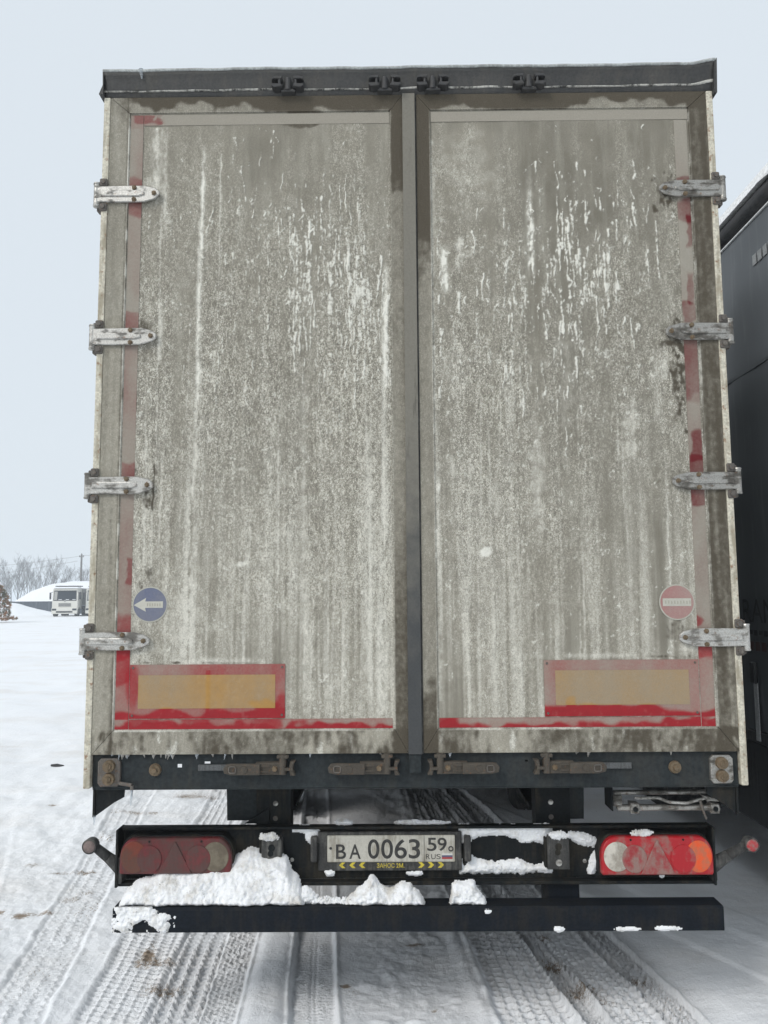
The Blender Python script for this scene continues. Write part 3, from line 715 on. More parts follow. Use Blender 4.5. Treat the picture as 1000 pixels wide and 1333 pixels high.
# hinges: strap with a raised rib, knuckle, bracket and bolts
def hinge_parts(s):
    """local: origin at the knuckle axis, strap towards +x*s"""
    sx = lambda p: [(s*a, b) for a, b in p]
    mb = MB()
    mb.prism(sx([(0, -.034), (.13, -.035), (.20, -.034), (.245, -.021), (.262, -.008), (.262, .010), (.245, .024), (.20, .035), (.13, .036), (0, .034)]), -.010, .0, 'y', .003, 1)
    mb.prism(sx([(.020, -.012), (.175, -.013), (.200, -.006), (.200, .006), (.175, .014), (.020, .013)]), -.016, -.0095, 'y', .004, 2)
    strap = mb.mesh('hinge')
    mb = MB(); mb.cyl((0, .002, -.046), (0, .002, .046), .0135, None, 16); mb.cyl((0, .002, .046), (0, .002, .052), .016, .014, 16); mb.cyl((0, .002, -.052), (0, .002, -.046), .014, .016, 16)
    kn = mb.mesh('knuckle')
    mb = MB()
    for z0, z1 in ((.036, .070), (-.070, -.037)):
        a, b = sorted((s*.012, s*.044)); mb.box(a, b, -.008, .03, z0, z1, .004, 1)
        mb.cyl((s*.028, -.008, (z0+z1)/2), (s*.028, -.016, (z0+z1)/2), .0105, .0095, 6)
    a, b = sorted((s*-.004, s*.030)); mb.box(a, b, .012, .045, -.065, .065, .003)
    br = mb.mesh('bracket')
    bm = MB(); bm.cyl((0, 0, 0), (0, -.006, 0), .0105, .0095, 6); bm.cyl((0, -.006, 0), (0, -.009, 0), .006, .005, 10)
    return strap, kn, br, bm.mesh('bolt')
for s, x0 in ((1, -1.292), (-1, 1.295)):
    st, kn, br, bo = hinge_parts(s)
    for i, z in enumerate((3.367, 2.760, 2.150, 1.536)):
        mt = M['galv'] if (s > 0 or i == 3) else M['galv_dirty']
        dup = lambda me, q: (lambda d: (d.materials.clear(), d.materials.append(q), d)[2])(me.copy())
        h = link('hinge', dup(st, mt), None, TR, (x0, -.004, z))
        link('knuckle', dup(kn, mt), None, h); link('bracket', dup(br, M['bracket']), None, h)
        for bx, bz in ((.240, .001), (.158, .025), (.158, -.026)):
            link('bolt', dup(bo, M['bolt']), None, h, (s*bx, -.010, bz))

# roof header above the doors: dark sheet leaning outward, pale bent edge, right corner bent up
hx = np.linspace(-1.275, 1.286, 140)
def header_strip(name, prof, mat, par, thick=.004):
    V = []; n = len(prof)
    for i, x in enumerate(hx):
        lift = .018*float(sst(np.array(x), 1.12, 1.286))**2
        wv = .0022*math.sin(x*7)+.0016*math.sin(x*19+1)+.0012*math.sin(x*41)
        for (y, z, k) in prof: V.append((x, y+wv*.6*k-.012*lift*20*k*0, z+(wv+lift)*k))
    Q = gridq(n, len(hx)); Q = Q[:, ::-1]
    me = mesh_np(name, np.array(V), Q)
    o = link(name, me, mat, par, smooth=True)
    md = o.modifiers.new('s', 'SOLIDIFY'); md.thickness = thick; md.offset = 1
    return o
hd = header_strip('roof_header', [(.045, 3.800, 0), (.004, 3.800, 0), (.002, 3.815, 0), (-.002, 3.822, .2), (-.004, 3.826, .4), (-.006, 3.832, .5), (-.008, 3.86, .7), (-.016, 3.885, .9), (-.022, 3.897, 1)], M['header'], TR)
header_strip('roof_edge', [(-.024, 3.8975, 1), (-.029, 3.9035, 1), (-.024, 3.9085, 1), (.01, 3.912, 1), (.30, 3.914, 1)], M['header_edge'], hd, .002)
header_strip('drip_ledge', [(-.004, 3.8195, .5), (-.0085, 3.8215, .8), (-.0100, 3.8235, 1.1)], M['ledge'], hd, .002)
MB().prism([(-1.290, 3.800), (-1.272, 3.800), (-1.2722, 3.908), (-1.277, 3.904), (-1.275, 3.84)], -.024, .2, 'y').build('header_end_cap', M['header'], TR)
MB().prism([(1.272, 3.775), (1.285, 3.775), (1.291, 3.930), (1.2805, 3.915)], -.026, .2, 'y').build('header_end_cap', M['header'], TR)
MB().cyl((-1.115, -.024, 3.905), (-1.110, -.028, 3.862), .012, .0012, 8).build('icicle', M['ice'], TR)
for x in (-.499, -.095, .105, .505):
    mb = MB(); mb.box(x-.030, x+.032, -.030, .004, 3.798, 3.8085, .003)
    mb.cyl((x, -.022, 3.806), (x, -.022, 3.852), .0145, .0125, 14); mb.ico((x, -.022, 3.853), .0125, 2)
    k = mb.build('locking_rod_cam', M['keeper'], TR)
    for q in (-1, 1):
        mb = MB()
        pts = [(x+q*.022, 3.812), (x+q*.055, 3.808), (x+q*.066, 3.815), (x+q*.066, 3.824), (x+q*.028, 3.826)]
        mb.prism(pts, -.046, .0, 'y', .002)
        pts = [(x+q*.022, 3.856), (x+q*.042, 3.858), (x+q*.064, 3.852), (x+q*.066, 3.842), (x+q*.054, 3.846), (x+q*.026, 3.845)]
        mb.prism(pts, -.046, .0, 'y', .002)
        mb.cyl((x+q*.034, -.038, 3.82), (x+q*.034, -.038, 3.85), .005, None, 8)
        mb.box(min(x+q*.058, x+q*.066), max(x+q*.058, x+q*.066), -.020, -.004, 3.82, 3.85)
        mb.build('keeper_jaw', M['keeper'], k)

# rear sill with through-holes
xs = sorted([-1.2455, 1.2455, -.918, -.900, -.813, -.790, .428, .438]); zs = [.972, 1.049, 1.063, 1.072, 1.099]
holes = {(-.918, 1.049), (-.813, 1.063), (.428, 1.063)}
mb = MB()
for i in range(len(xs)-1):
    for j in range(len(zs)-1):
        if (xs[i], zs[j]) in holes: continue
        mb.quad([(xs[i], .020, zs[j]), (xs[i+1], .020, zs[j]), (xs[i+1], .020, zs[j+1]), (xs[i], .020, zs[j+1])])
bmesh.ops.remove_doubles(mb.b, verts=mb.b.verts, dist=1e-5)
sill = mb.build('rear_sill', M['sill'], TR)
md = sill.modifiers.new('s', 'SOLIDIFY'); md.thickness = .006; md.offset = -1
MB().box(-1.245, 1.245, .019, .09, .966, .9715, .002).build('sill_flange', M['sill'], TR)
MB().box(-1.245, 1.245, .027, .10, 1.0995, 1.104).build('threshold', M['black'], TR)
# rubber stops, bolts and end plates at both corners
for s in (-1, 1):
    a, b = sorted((s*1.135, s*1.222)); mt = M['bracket'] if s < 0 else M['galv_dirty']
    e = MB().prism([(a+.01, .982), (b-.01, .982), (b, .995), (b, 1.075), (b-.012, 1.088), (a+.012, 1.088), (a, 1.075), (a, .995)], .004, .0195, 'y', .004, 2).build('end_plate', mt, TR)
    for z in (1.012, 1.060):
        mb = MB(); mb.cyl((s*1.176, .004, z), (s*1.176, -.012, z), .0235, .022, 18); mb.cyl((s*1.176, -.012, z), (s*1.176, -.018, z), .013, .011, 12)
        mb.box(s*1.176-.002, s*1.176+.002, -.0205, -.012, z-.010, z+.010); mb.build('slotted_bolt', M['bolt'], e)
    mb = MB(); mb.cyl((s*1.003, .019, 1.042), (s*1.003, .006, 1.042), .0245, .021, 18); mb.cyl((s*1.003, .006, 1.042), (s*1.003, -.004, 1.042), .012, .010, 6)
    mb.build('sill_bolt', M['bolt'], TR)
    if s < 0:
        mb = MB(); mb.tube([(-1.135, .004, .995), (-1.10, -.006, .992), (-1.083, -.010, .99), (-1.083, -.010, .974)], [.007]*4, 8); hk = mb.build('hook', M['bracket'], TR)
        MB().cyl((-1.083, -.010, .974), (-1.086, -.010, .915), .006, .0012, 7).build('icicle', M['ice'], hk)
    # wedge-shaped bracket under the corner
    mb = MB(); mb.prism([(s*1.238, .9655), (s*1.126, .9655), (s*1.128, .935), (s*1.165, .915), (s*1.235, .866)], .035, .045, 'y')
    mb.prism([(.03, .9655), (.42, .9655), (.42, .90), (.03, .862)], *sorted((s*1.238, s*1.246)), 'x')
    for z in (.948, .905): mb.cyl((s*1.246, .12, z), (s*1.254, .12, z), .008, None, 6)
    wb = mb.build('corner_bracket', M['black'], TR)
    if s < 0: MB().cyl((-1.239, .034, .868), (-1.240, .034, .832), .006, .001, 7).build('icicle', M['ice'], wb)
for k in range(26):                                      # thin frozen drips under the lower door edge
    x = rng.uniform(-1.2, -.70) if k < 20 else rng.uniform(-.7, 1.1)
    MB().cyl((x, .004, 1.1035), (x+rng.normal(0, .003), .004, 1.1035-rng.uniform(.006, .022)), rng.uniform(.004, .009), .001, 6).build('frozen_drip', M['galv_dirty'] if k % 3 else M['ice'], TR)

# four lever latches on the sill
for x, s, tail in ((-.505, -1, .33), (-.105, -1, .215), (.098, 1, .215), (.505, 1, .33)):
    z = 1.050; f = lambda p: [(x+s*a, z+b) for a, b in p]
    mb = MB(); mb.prism(f([(-.012, -.024), (.105, -.022), (.105, .020), (-.012, .024)]), -.016, .0195, 'y', .004)
    mb.prism(f([(-.048, -.026), (-.030, -.026), (-.026, -.010), (-.026, .012), (-.030, .028), (-.048, .028), (-.040, .012), (-.040, -.010)]), -.020, .0195, 'y', .003)
    mb.prism(f([(-.040, -.006), (-.008, -.006), (-.008, .004), (-.040, .004)]), -.024, .0, 'y')
    L = mb.build('lever_latch', M['latch'], TR)
    mb = MB(); mb.prism(f([(.085, -.021), (.195, -.021), (.222, -.014), (.226, .004), (.215, .018), (.195, .020), (.085, .019)]), -.030, -.012, 'y', .004, 2)
    mb.prism(f([(.05, .008), (.11, .008), (.11, .014), (.05, .014)]), -.022, -.0155, 'y'); mb.prism(f([(.05, -.012), (.11, -.012), (.11, -.006), (.05, -.006)]), -.022, -.0155, 'y')
    mb.cyl((x+s*.145, -.030, z), (x+s*.145, -.034, z), .013, .012, 16)
    mb.build('handle', M['latch'], L)
    mb = MB(); ring = f([(.190+.013*(abs(math.cos(t))**.5)*np.sign(math.cos(t)), .012*(abs(math.sin(t))**.5)*np.sign(math.sin(t))) for t in np.linspace(0, 2*math.pi, 25)])
    mb.tube([(p[0], -.033, p[1]) for p in ring], [.0028]*25, 6); mb.build('pull_ring', M['bracket'], L)
    MB().box(min(x+s*.205, x+s*tail), max(x+s*.205, x+s*tail), .006, .014, z-.011, z+.012, .002).build('tail_bar', M['tail'], L)
    mb = MB(); mb.cyl((x, -.013, 1.030), (x, -.013, 1.104), .013, None, 14); mb.box(x-.022, x+.022, -.024, -.001, 1.088, 1.101, .003); mb.build('locking_rod', M['latch'], L)
    mb = MB(); mb.cyl((x+s*.030, -.016, z), (x+s*.030, -.026, z), .012, .009, 6); mb.build('bolt', M['bolt'], L)

# chassis, cross members, axles and wheels
for s in (-1, 1):
    mb = MB(); mb.box(*sorted((s*.58, s*.60)), .45, 12.5, .80, 1.10); mb.box(*sorted((s*.51, s*.67)), .45, 12.5, .78, .80); mb.build('chassis_rail', M['black'], TR)
    MB().box(*sorted((s*1.20, s*1.235)), .4, 12.8, 1.02, 1.10).build('side_rail', M['black'], TR)
for k in range(18): MB().box(-1.19, 1.19, .9+k*.68, .95+k*.68, 1.0+.03, 1.102).build('cross_member', M['black'], TR)
mb = MB(); mb.lathe([(-.19, .30), (-.192, .40), (-.185, .47), (-.165, .497), (-.11, .505), (-.105, .493), (-.095, .493), (-.09, .507), (0, .509), (.09, .507), (.095, .493), (.105, .493), (.11, .505), (.165, .497), (.185, .47), (.192, .40), (.19, .30)], 40, axis='x')
tyre_me = mb.mesh('wheel'); tyre_me.materials.append(M['tyre'])
mb = MB(); mb.lathe([(.17, .30), (.16, .27), (.02, .24), (.0, .16), (.09, .15), (.10, .05), (.10, 0)], 32, axis='x')
for i in range(10):
    t = 2*math.pi*i/10; mb.cyl((.0, .19*math.cos(t), .19*math.sin(t)), (.03, .19*math.cos(t), .19*math.sin(t)), .016, .014, 6)
rim_me = mb.mesh('rim'); rim_me.materials.append(M['rim'])
def axle(par, y, dx=0.):
    MB().cyl((dx-1.05, y, .50), (dx+1.05, y, .50), .065, None, 14).build('axle', M['black'], par)
    for s in (-1, 1):
        wh = link('wheel', tyre_me, None, par, (dx+s*1.055, y, .497), True)
        rm = link('rim', rim_me, None, wh); rm.rotation_euler = (0, 0, 0 if s > 0 else math.pi)
for y in (3.55, 4.86, 6.17): axle(TR, y)
for s in (-1, 1):
    MB().box(*sorted((s*.68, s*1.22)), 6.95, 9.2, .38, 1.01, .02).build('light_block_box', M['black'], TR)  # unseen box, added to block light and darken the ground below
    MB().box(*sorted((s*.87, s*1.24)), 4.12, 4.135, .25, 1.02).build('mudflap', M['tyre'], TR)  # unseen flap, added as one more light blocker
for y in (3.55, 4.86, 6.17):  # suspension blocks added to stop light coming through from the front
    for s in (-1, 1):
        MB().cyl((s*.58, y+.38, .45), (s*.58, y+.38, .80), .15, .15, 18).build('light_block_spring', M['tyre'], TR)
        MB().box(*sorted((s*.50, s*.66)), y-.55, y+.50, .40, .47, .01).build('light_block_arm', M['black'], TR)
        MB().cyl((s*.70, y, .5), (s*.86, y, .5), .21, None, 20).build('light_block_drum', M['black'], TR)
MB().cyl((-.50, 2.55, .72), (.50, 2.55, .72), .15, None, 20).build('air_tank', M['black'], TR)
MB().box(-.55, .55, 7.2, 9.0, .45, .80, .03).build('light_block_carrier', M['black'], TR)  # unseen carrier, added to block light between the side boxes
for s in (-1, 1):
    MB().box(*sorted((s*1.0, s*1.09)), 8.6, 8.75, .35, 1.03).build('landing_leg', M['black'], TR)
    # upright plates that carry the lamp beam
    mb = MB(); mb.box(*sorted((s*.512, s*.655)), .300, .308, .60, .968); mb.box(*sorted((s*.512, s*.518)), .308, .40, .60, .968); mb.box(*sorted((s*.649, s*.655)), .308, .40, .60, .968)
    up = mb.build('beam_hanger', M['black'], TR)
    for z in (.925, .845, .785):
        MB().cyl((s*.575, .2995, z), (s*.575, .2965, z), .011, .010, 12).build('bolt', M['bracket'] if z != .845 else M['galv'], up)
    gx = .787 if s < 0 else .722
    MB().prism([(s*.657, .968), (s*gx, .968), (s*(gx-.005), .770), (s*.657, .770)], .325, .335, 'y').build('gusset', M['sill'], up)
    # short posts from lamp beam down to the underrun bar
    MB().box(*sorted((s*.530, s*.672)), .245, .325, .41, .545, .004).build('bar_post', M['bar'], TR)
MB().prism([(-.665, .79), (-.60, .83), (-.60, .768), (-.70, .768)], .285, .297, 'y').build('weld_gusset', M['black'], TR)

# lamp beam: channel with top lip and lower lip
mb = MB(); mb.box(-1.200, 1.206, .262, .272, .556, .768); mb.box(-1.200, 1.206, .215, .262, .5425, .5565, .002); mb.box(-1.200, 1.206, .232, .262, .7575, .768, .002)
mb.box(-1.206, -1.196, .190, .272, .545, .770, .002); mb.box(1.200, 1.210, .190, .272, .545, .770, .002)
BEAM = mb.build('lamp_beam', M['black'], TR)
for x, z in ((-.855+.09, .715), (-.50, .63), (.70, .62)):
    MB().cyl((x, .2615, z), (x, .2585, z), .008, None, 10).build('bolt', M['galv'], BEAM)
# underrun bar: box section with chamfered ends
def bar_mesh():
    mb = MB()
    prof = [(.120, .401), (.118, .483), (.127, .4925), (.215, .4925), (.222, .485), (.222, .401)]
    mb.prism(prof, -1.186, 1.203, 'x')
    return mb
ub = bar_mesh().build('underrun_bar', M['bar'], TR)
for s, x in ((-1, -1.1862), (1, 1.2032)): MB().box(*sorted((x, x+s*.002)), .124, .218, .405, .488).build('end_cap', M['black'], ub)

# two rubber dock buffers with holes
for x0, x1 in ((-.620, -.537), (.541, .630)):
    mb = MB(); mb.prism([(x0, .600), (x1, .600), (x1, .716), (x1-.006, .728), (x0+.006, .728), (x0, .716)], .214, .262, 'y', .006, 2)
    bf = mb.build('dock_bracket', M['rubber'], BEAM)
    xc = (x0+x1)/2
    mb = MB(); mb.cyl((xc, .2135, .690), (xc, .2105, .690), .014, .013, 14); mb.cyl((xc-.004, .2135, .668), (xc-.004, .2115, .668), .012, .010, 10); mb.build('bolt_hole', M['black'], bf)
    mb = MB(); mb.cyl((xc, .2135, .628), (xc, .2085, .628), .0135, .012, 14); mb.build('bolt', M['galv'], bf)
    MB().box(x0-.010, x0-.001, .225, .262, .605, .722, .002).build('side_plate', M['black'], bf)

# tail lamps
def lens_mat(name, col, film, amt, rough=.32):
    g = NG(name); co = g.coord(); n1 = g.noise(16, 6, .65, co); n2 = g.noise(120, 4, .6, co); n3 = g.noise(9, 4, .6, co, stretch=(2, 2, .7))
    d = g.ramp(g.math('ADD', g.math('MULTIPLY', n1, .6), g.math('MULTIPLY', n3, .45)), .54-.22*amt, .66-.14*amt, .18*amt, min(1, .72+.35*amt))
    d = g.math('MULTIPLY', d, g.ramp(n2, .2, .7, .8, 1.05))
    c = g.mix(d, col, film)
    wv = g.n('ShaderNodeTexWave'); wv.wave_type = 'BANDS'; wv.bands_direction = 'X'; wv.inputs['Scale'].default_value = 60; g.l(co, wv.inputs['Vector'])
    c = g.mix(g.math('MULTIPLY', g.ramp(wv.outputs['Fac'], .2, .8), .22), c, tuple(x*.45 for x in col))
    g.bump(g.math('ADD', g.math('MULTIPLY', n2, .4), wv.outputs['Fac']), .35, .0012)
    m = g.done(c, g.ramp(d, .1, .7, rough, .8), 0, .35)
    g.p.inputs['Coat Weight'].default_value = .08
    return m
fL, fR = (.085, .052, .046), (.25, .185, .16)
LM = {-1: dict(red=lens_mat('left_red_lens', (.16, .008, .013), fL, .62), amber=lens_mat('left_amber_lens', (.19, .028, .010), (.10, .052, .038), .65), clear=lens_mat('left_clear_lens', (.20, .17, .12), (.11, .09, .066), .6), tri=lens_mat('left_reflector', (.17, .016, .02), fL, .75)),
      1: dict(red=lens_mat('right_red_lens', (.42, .006, .014), fR, .18), amber=lens_mat('right_amber_lens', (.80, .085, .008), (.42, .17, .10), .34), clear=lens_mat('right_clear_lens', (.66, .62, .54), (.26, .23, .19), .40), tri=lens_mat('right_reflector', (.32, .010, .018), (.28, .215, .185), .5))}
def lamp_outline(x0, x1, z0, z1, s, grow_=0.):
    # flat bottom, large rounded shoulders (outer shoulder rounder)
    a, b, lo, hi = x0-grow_, x1+grow_, z0-grow_, z1+grow_
    pts = [(a+.006, lo), (b-.006, lo), (b, lo+.008)]
    rx, rz = .060, .080
    for t in np.linspace(0, math.pi/2, 9): pts.append((b-rx+rx*math.cos(t), hi-rz+rz*math.sin(t)))
    for t in np.linspace(math.pi/2, math.pi, 9): pts.append((a+rx+rx*math.cos(t), hi-rz+rz*math.sin(t)))
    pts.append((a, lo+.008)); return pts
for s, x0, x1, z0, z1 in ((-1, -1.186, -.735, .600, .740), (1, .748, 1.197, .588, .738)):
    hs = MB().prism(lamp_outline(x0, x1, z0, z1, s, .006), .205, .262, 'y', .006, 2).build('tail_lamp', M['black'], TR)
    hs['label'] = 'dull brown-filmed red tail lamp' if s < 0 else 'bright red tail lamp with orange end'
    lm = LM[s]
    MB().prism(lamp_outline(x0, x1, z0, z1, s), .178, .206, 'y', .010, 3).build('red_lens', lm['red'], hs, smooth=False)
    w_ = x1-x0; xo = x0 if s < 0 else x1; zc = (z0+z1)/2-.002; sg = 1 if s < 0 else -1
    def pill(name, cx, rx, rz, mat, y, cz=zc, clip=None):
        pts = []
        for t in np.linspace(0, 2*math.pi, 37)[:-1]:
            x = cx+rx*math.cos(t); z = cz+rz*math.sin(t)
            if clip is not None: x = max(clip[0], min(clip[1], x))
            pts.append((x, max(z0+.006, min(z1-.008, z))))
        return MB().prism(pts, y, y+.008, 'y', .0025, 2).build(name, lm[mat], hs)
    pill('amber_lens', xo+sg*.060, .053, .062, 'amber', .1755)
    pill('red_roundel', xo+sg*.122, .050, .054, 'red', .1740, zc-.008)
    pill('reversing_lens', xo+sg*(w_-.064), .054, .058, 'clear', .1755)
    pill('red_roundel', xo+sg*(w_-.132), .050, .054, 'tri', .1740, zc-.008)
    xm = (x0+x1)/2
    MB().prism([(xm-.068, z0+.006), (xm+.068, z0+.006), (xm+.003, z1-.014), (xm-.003, z1-.014)], .1725, .180, 'y', .002).build('triangle_reflector', lm['tri'], hs)
    for q in (-.105, .105): MB().cyl((xm+q, .1785, z1-.012), (xm+q, .1765, z1-.012), .0045, None, 8).build('screw', M['black'], hs)

# side marker lamps on bent rubber arms
g = NG('marker_glass_red'); c_ = g.mix(g.ramp(g.noise(60, 4), .4, .65), (.42, .03, .035), (.26, .16, .14)); M['mk_red'] = g.done(c_, .4)
g = NG('marker_glass_grey'); c_ = g.mix(g.ramp(g.noise(60, 4), .35, .65), (.20, .15, .14), (.13, .10, .09)); M['mk_grey'] = g.done(c_, .6)
for s, pr, ph, mat in ((-1, Vector((-1.190, .235, .606)), Vector((-1.312, .205, .706)), 'mk_grey'), (1, Vector((1.205, .235, .607)), Vector((1.357, .205, .700)), 'mk_red')):
    mid = pr.lerp(ph, .45)+Vector((0, 0, .004))
    mb = MB(); mb.tube([pr, pr.lerp(mid, .5), mid, ph+Vector((-s*.012, .01, -.006))], [.032, .026, .021, .018], 14); ar = mb.build('marker_lamp_arm', M['rubber'], TR, smooth=True)
    mb = MB(); mb.lathe([(.030, 0), (.030, .024), (.022, .029), (-.016, .030), (-.020, .028), (-.020, .024)], 24, tuple(ph)); mb.build('lamp_head', M['rubber'], ar, smooth=True)
    mb = MB(); mb.lathe([(-.018, .0245), (-.022, .021), (-.0245, .011), (-.025, 0)], 24, tuple(ph)); mb.build('marker_lens', M[mat], ar, smooth=True)
    MB().box(*sorted((pr.x-s*.008, pr.x+s*.012)), .20, .27, pr.z-.05, pr.z+.055, .004).build('arm_foot', M['rubber'], ar)

# number plate
def text_obj(name, body, x, z, h, width, y, mat, par, ext=.0006, bold=0.):
    me0 = GLYPH[body, bold].copy()
    v = np.zeros(len(me0.vertices)*3); me0.vertices.foreach_get('co', v); v = v.reshape(-1, 3)
    mn, mx = v.min(0), v.max(0)
    nv = np.stack([x+(v[:, 0]-mn[0])/(mx[0]-mn[0])*width, np.full(len(v), y), z+(v[:, 1]-mn[1])/(mx[1]-mn[1])*h], 1)
    me0.vertices.foreach_set('co', nv.ravel()); me0.update(); me0.materials.clear()
    return link(name, me0, mat, par)
M['plate_ink'] = worn('worn_black_ink', (.022, .022, .022), (.16, .15, .13), .35, 0, .6, 0, 60, bump=.05)
M['plate_white'] = worn('dirty_plate_white', (.50, .48, .42), (.24, .215, .165), .75, 0, .5, 0, 14, bump=.05, var=.08)
M['chev_yellow'] = worn('faded_yellow_print', (.62, .50, .05), (.20, .17, .06), .45, 0, .6, 0, 40, bump=.05)
PXX = lambda u: -.354+(u-115)*.0007236
PZZ = lambda v: .7320-(v-115)*.000699
fr = MB().box(PXX(62), PXX(875), .240, .262, PZZ(318), PZZ(98), .006, 2).build('plate_frame', M['rubber'], TR)
for a, b in ((22, 60), (888, 926)): MB().box(PXX(a), PXX(b), .222, .262, PZZ(262), PZZ(118), .007, 2).build('plate_clip', M['rubber'], fr)
npn = MB().box(PXX(115), PXX(836), .2365, .2402, PZZ(265), PZZ(115), .004, 2).build('number_plate', M['plate_white'], TR); npn['label'] = 'dirty white number plate with black characters'
yy = .2358
for ch, a, b, t, bt in (('B', 165, 222, 165, 247), ('A', 240, 305, 165, 247), ('0', 345, 410, 137, 247), ('0', 420, 487, 137, 247), ('6', 495, 565, 137, 247), ('3', 575, 640, 137, 247), ('5', 680, 733, 130, 205), ('9', 738, 790, 130, 205)):
    text_obj('plate_character', ch, PXX(a), PZZ(bt), (bt-t)*.000699, (b-a)*.0007236, yy, M['plate_ink'], npn, bold=.012)
for ch, a, b in (('R', 672, 695), ('U', 702, 726), ('S', 732, 755)): text_obj('plate_character', ch, PXX(a), PZZ(250), 28*.000699, (b-a)*.0007236, yy, M['plate_ink'], npn)
MB().box(PXX(661.5), PXX(664), yy-.0002, .2366, PZZ(263), PZZ(117)).build('divider_line', M['plate_ink'], npn)
g = NG('flag_white'); M['fw'] = g.done((.6, .59, .55), .6); g = NG('flag_blue'); M['fb'] = g.done((.10, .09, .16), .6); g = NG('flag_red'); M['fr'] = g.done((.36, .05, .05), .6)
for q, mm in enumerate(('fw', 'fb', 'fr')): MB().box(PXX(762), PXX(822), yy-.0002, .2366, PZZ(250)+(2-q)*.0075, PZZ(250)+(3-q)*.0075-.0002).build('flag_stripe', M[mm], npn)
mb = MB(); mb.lathe([(.0, .0105), (-.003, .0105), (-.003, .0065), (0, .0065)], 20, (PXX(813), .2362, PZZ(192))); mb.build('plate_screw', M['plate_ink'], npn)
MB().cyl((PXX(135), .2366, PZZ(187)), (PXX(135), .234, PZZ(187)), .0055, .005, 12).build('plate_screw', M['plate_ink'], npn)
yc = .2392
for a, d in ((182, -1), (240, -1), (295, -1), (628, 1), (682, 1), (738, 1)):
    x = PXX(a); z0, z1, zm = PZZ(300), PZZ(268), PZZ(284); W = .026
    pts = [(x, zm), (x+.012, z0), (x+W, z0), (x+.014, zm), (x+W, z1), (x+.012, z1)] if d < 0 else [(x+W, zm), (x+W-.012, z1), (x, z1), (x+W-.014, zm), (x, z0), (x+W-.012, z0)]
    MB().prism(pts, yc, .2405, 'y').build('chevron', M['chev_yellow'], fr)
text_obj('warning_text', 'ЗАНОС 2М.', PXX(395), PZZ(299), 26*.000699, 155*.0007236, yc, M['chev_yellow'], fr, bold=.008)

# folded step under the right corner
mb = MB(); mb.box(.79, 1.165, .115, .14, .915, .930, .004); mb.box(.80, 1.175, .10, .13, .858, .878, .004)
ST = mb.build('folding_step', M['galv_dirty'], TR)
for x in (.865, 1.178): MB().prism([(x-.016, .850), (x+.016, .850), (x+.020, .866), (x+.016, .888), (x-.016, .890)], .085, .135, 'y', .004).build('step_lug', M['galv_dirty'], ST)
MB().prism([(1.13, .92), (1.195, .905), (1.195, .892), (1.15, .895)], .092, .128, 'y', .003).build('step_arm', M['galv_dirty'], ST)
MB().box(.785, .822, .11, .16, .872, .915, .003).build('step_block', M['galv_dirty'], ST)
for x in (.865, 1.178): MB().cyl((x, .0845, .868), (x, .082, .868), .010, None, 12).build('pin_hole', M['black'], ST)
mb = MB(); mb.tube([(.87, .11, .905), (.96, .10, .908), (1.0, .095, .892), (1.07, .095, .888), (1.14, .10, .905)], [.006]*5, 8); mb.build('step_rod', M['galv'], ST)
MB().tube([(1.12, .09, .90), (1.128, .085, .865), (1.14, .085, .83)], [.006, .005, .004], 6).build('chain_end', M['bracket'], ST)
MB().box(.775, .780, .09, .2, .86, .9655).build('step_bracket', M['black'], ST)
MB().box(1.198, 1.204, .09, .2, .87, .9655).build('step_bracket', M['black'], ST)

# ------------------------------------------------------------------ snow caught on the beam and the bar
def fb2(x, z, sc, seed, o=4): return fbm(x+7.3*seed, z+3.1*seed, sc, 200+seed, o)
def pack(name, x0, x1, z0, z1, shape, yc, tf, tb, label, seed, step=.0035, rough=.35, ns=.05, edge=.35):
    """packed snow: shape(x,z) > 0 inside; body swells in front of and behind the plane yc(z)"""
    xs = np.arange(x0, x1, step); zs = np.arange(z0, z1, step); a, b = np.meshgrid(xs, zs)
    F = shape(a, b)+edge*(fb2(a, b, ns, seed)+.6*fb2(a, b, ns*.3, seed+1, 3))
    T = np.sqrt(np.clip(F, 0, 1))
    lumpy = 1+rough*(1.1*fb2(a, b, ns*1.3, seed+2)+.9*np.abs(fb2(a, b, ns*.55, seed+3))+.45*fb2(a, b, ns*.16, seed+4, 3))
    y = yc(b); yf = y-tf*T*np.clip(lumpy, .15, 2); yb = y+tb*T
    yf = np.where(F <= 0, y, yf); yb = np.where(F <= 0, y, yb)+.0004
    nx, nz = len(xs), len(zs); Q = gridq(nx, nz); Fm = F.ravel()
    Q = Q[(Fm[Q] > 0).any(1)]
    V = np.concatenate([np.stack([a, yf, b], -1).reshape(-1, 3), np.stack([a, yb, b], -1).reshape(-1, 3)])
    Q = np.concatenate([Q, Q[:, ::-1]+nx*nz])
    used, inv = np.unique(Q, return_inverse=True); V = V[used]; Q = inv.reshape(Q.shape)
    o = link(name, mesh_np(name, V, Q), M['lump'], smooth=True)
    return tag(o, label, 'snow', 'snow caught on the trailer bumper')
def curve(xs, zt, zb=.470): return lambda a, b: np.minimum((np.interp(a, xs, zt)-b)/.045, (b-zb)/.02)
def ell(*es): return lambda a, b: np.max([1-np.hypot((a-x)/rx, (b-z)/rz) for x, z, rx, rz in es], 0)
shelf = lambda y, k=.55: (lambda b: y+k*np.clip(b-.50, 0, 1))
pack('snow_heap', -1.20, -.40, .46, .74, curve([-1.20, -1.155, -1.12, -1.06, -1.02, -.98, -.93, -.86, -.80, -.75, -.71, -.67, -.64, -.615, -.59, -.55, -.515, -.49, -.46, -.44, -.40], [.44, .53, .565, .585, .605, .622, .622, .616, .630, .628, .660, .688, .680, .664, .655, .660, .645, .600, .575, .50, .44], .487), shelf(.172, .42), .046, .030, 'long white snow heap on the bar under the dull left lamp', 1, .0033, .42, .085, .26)
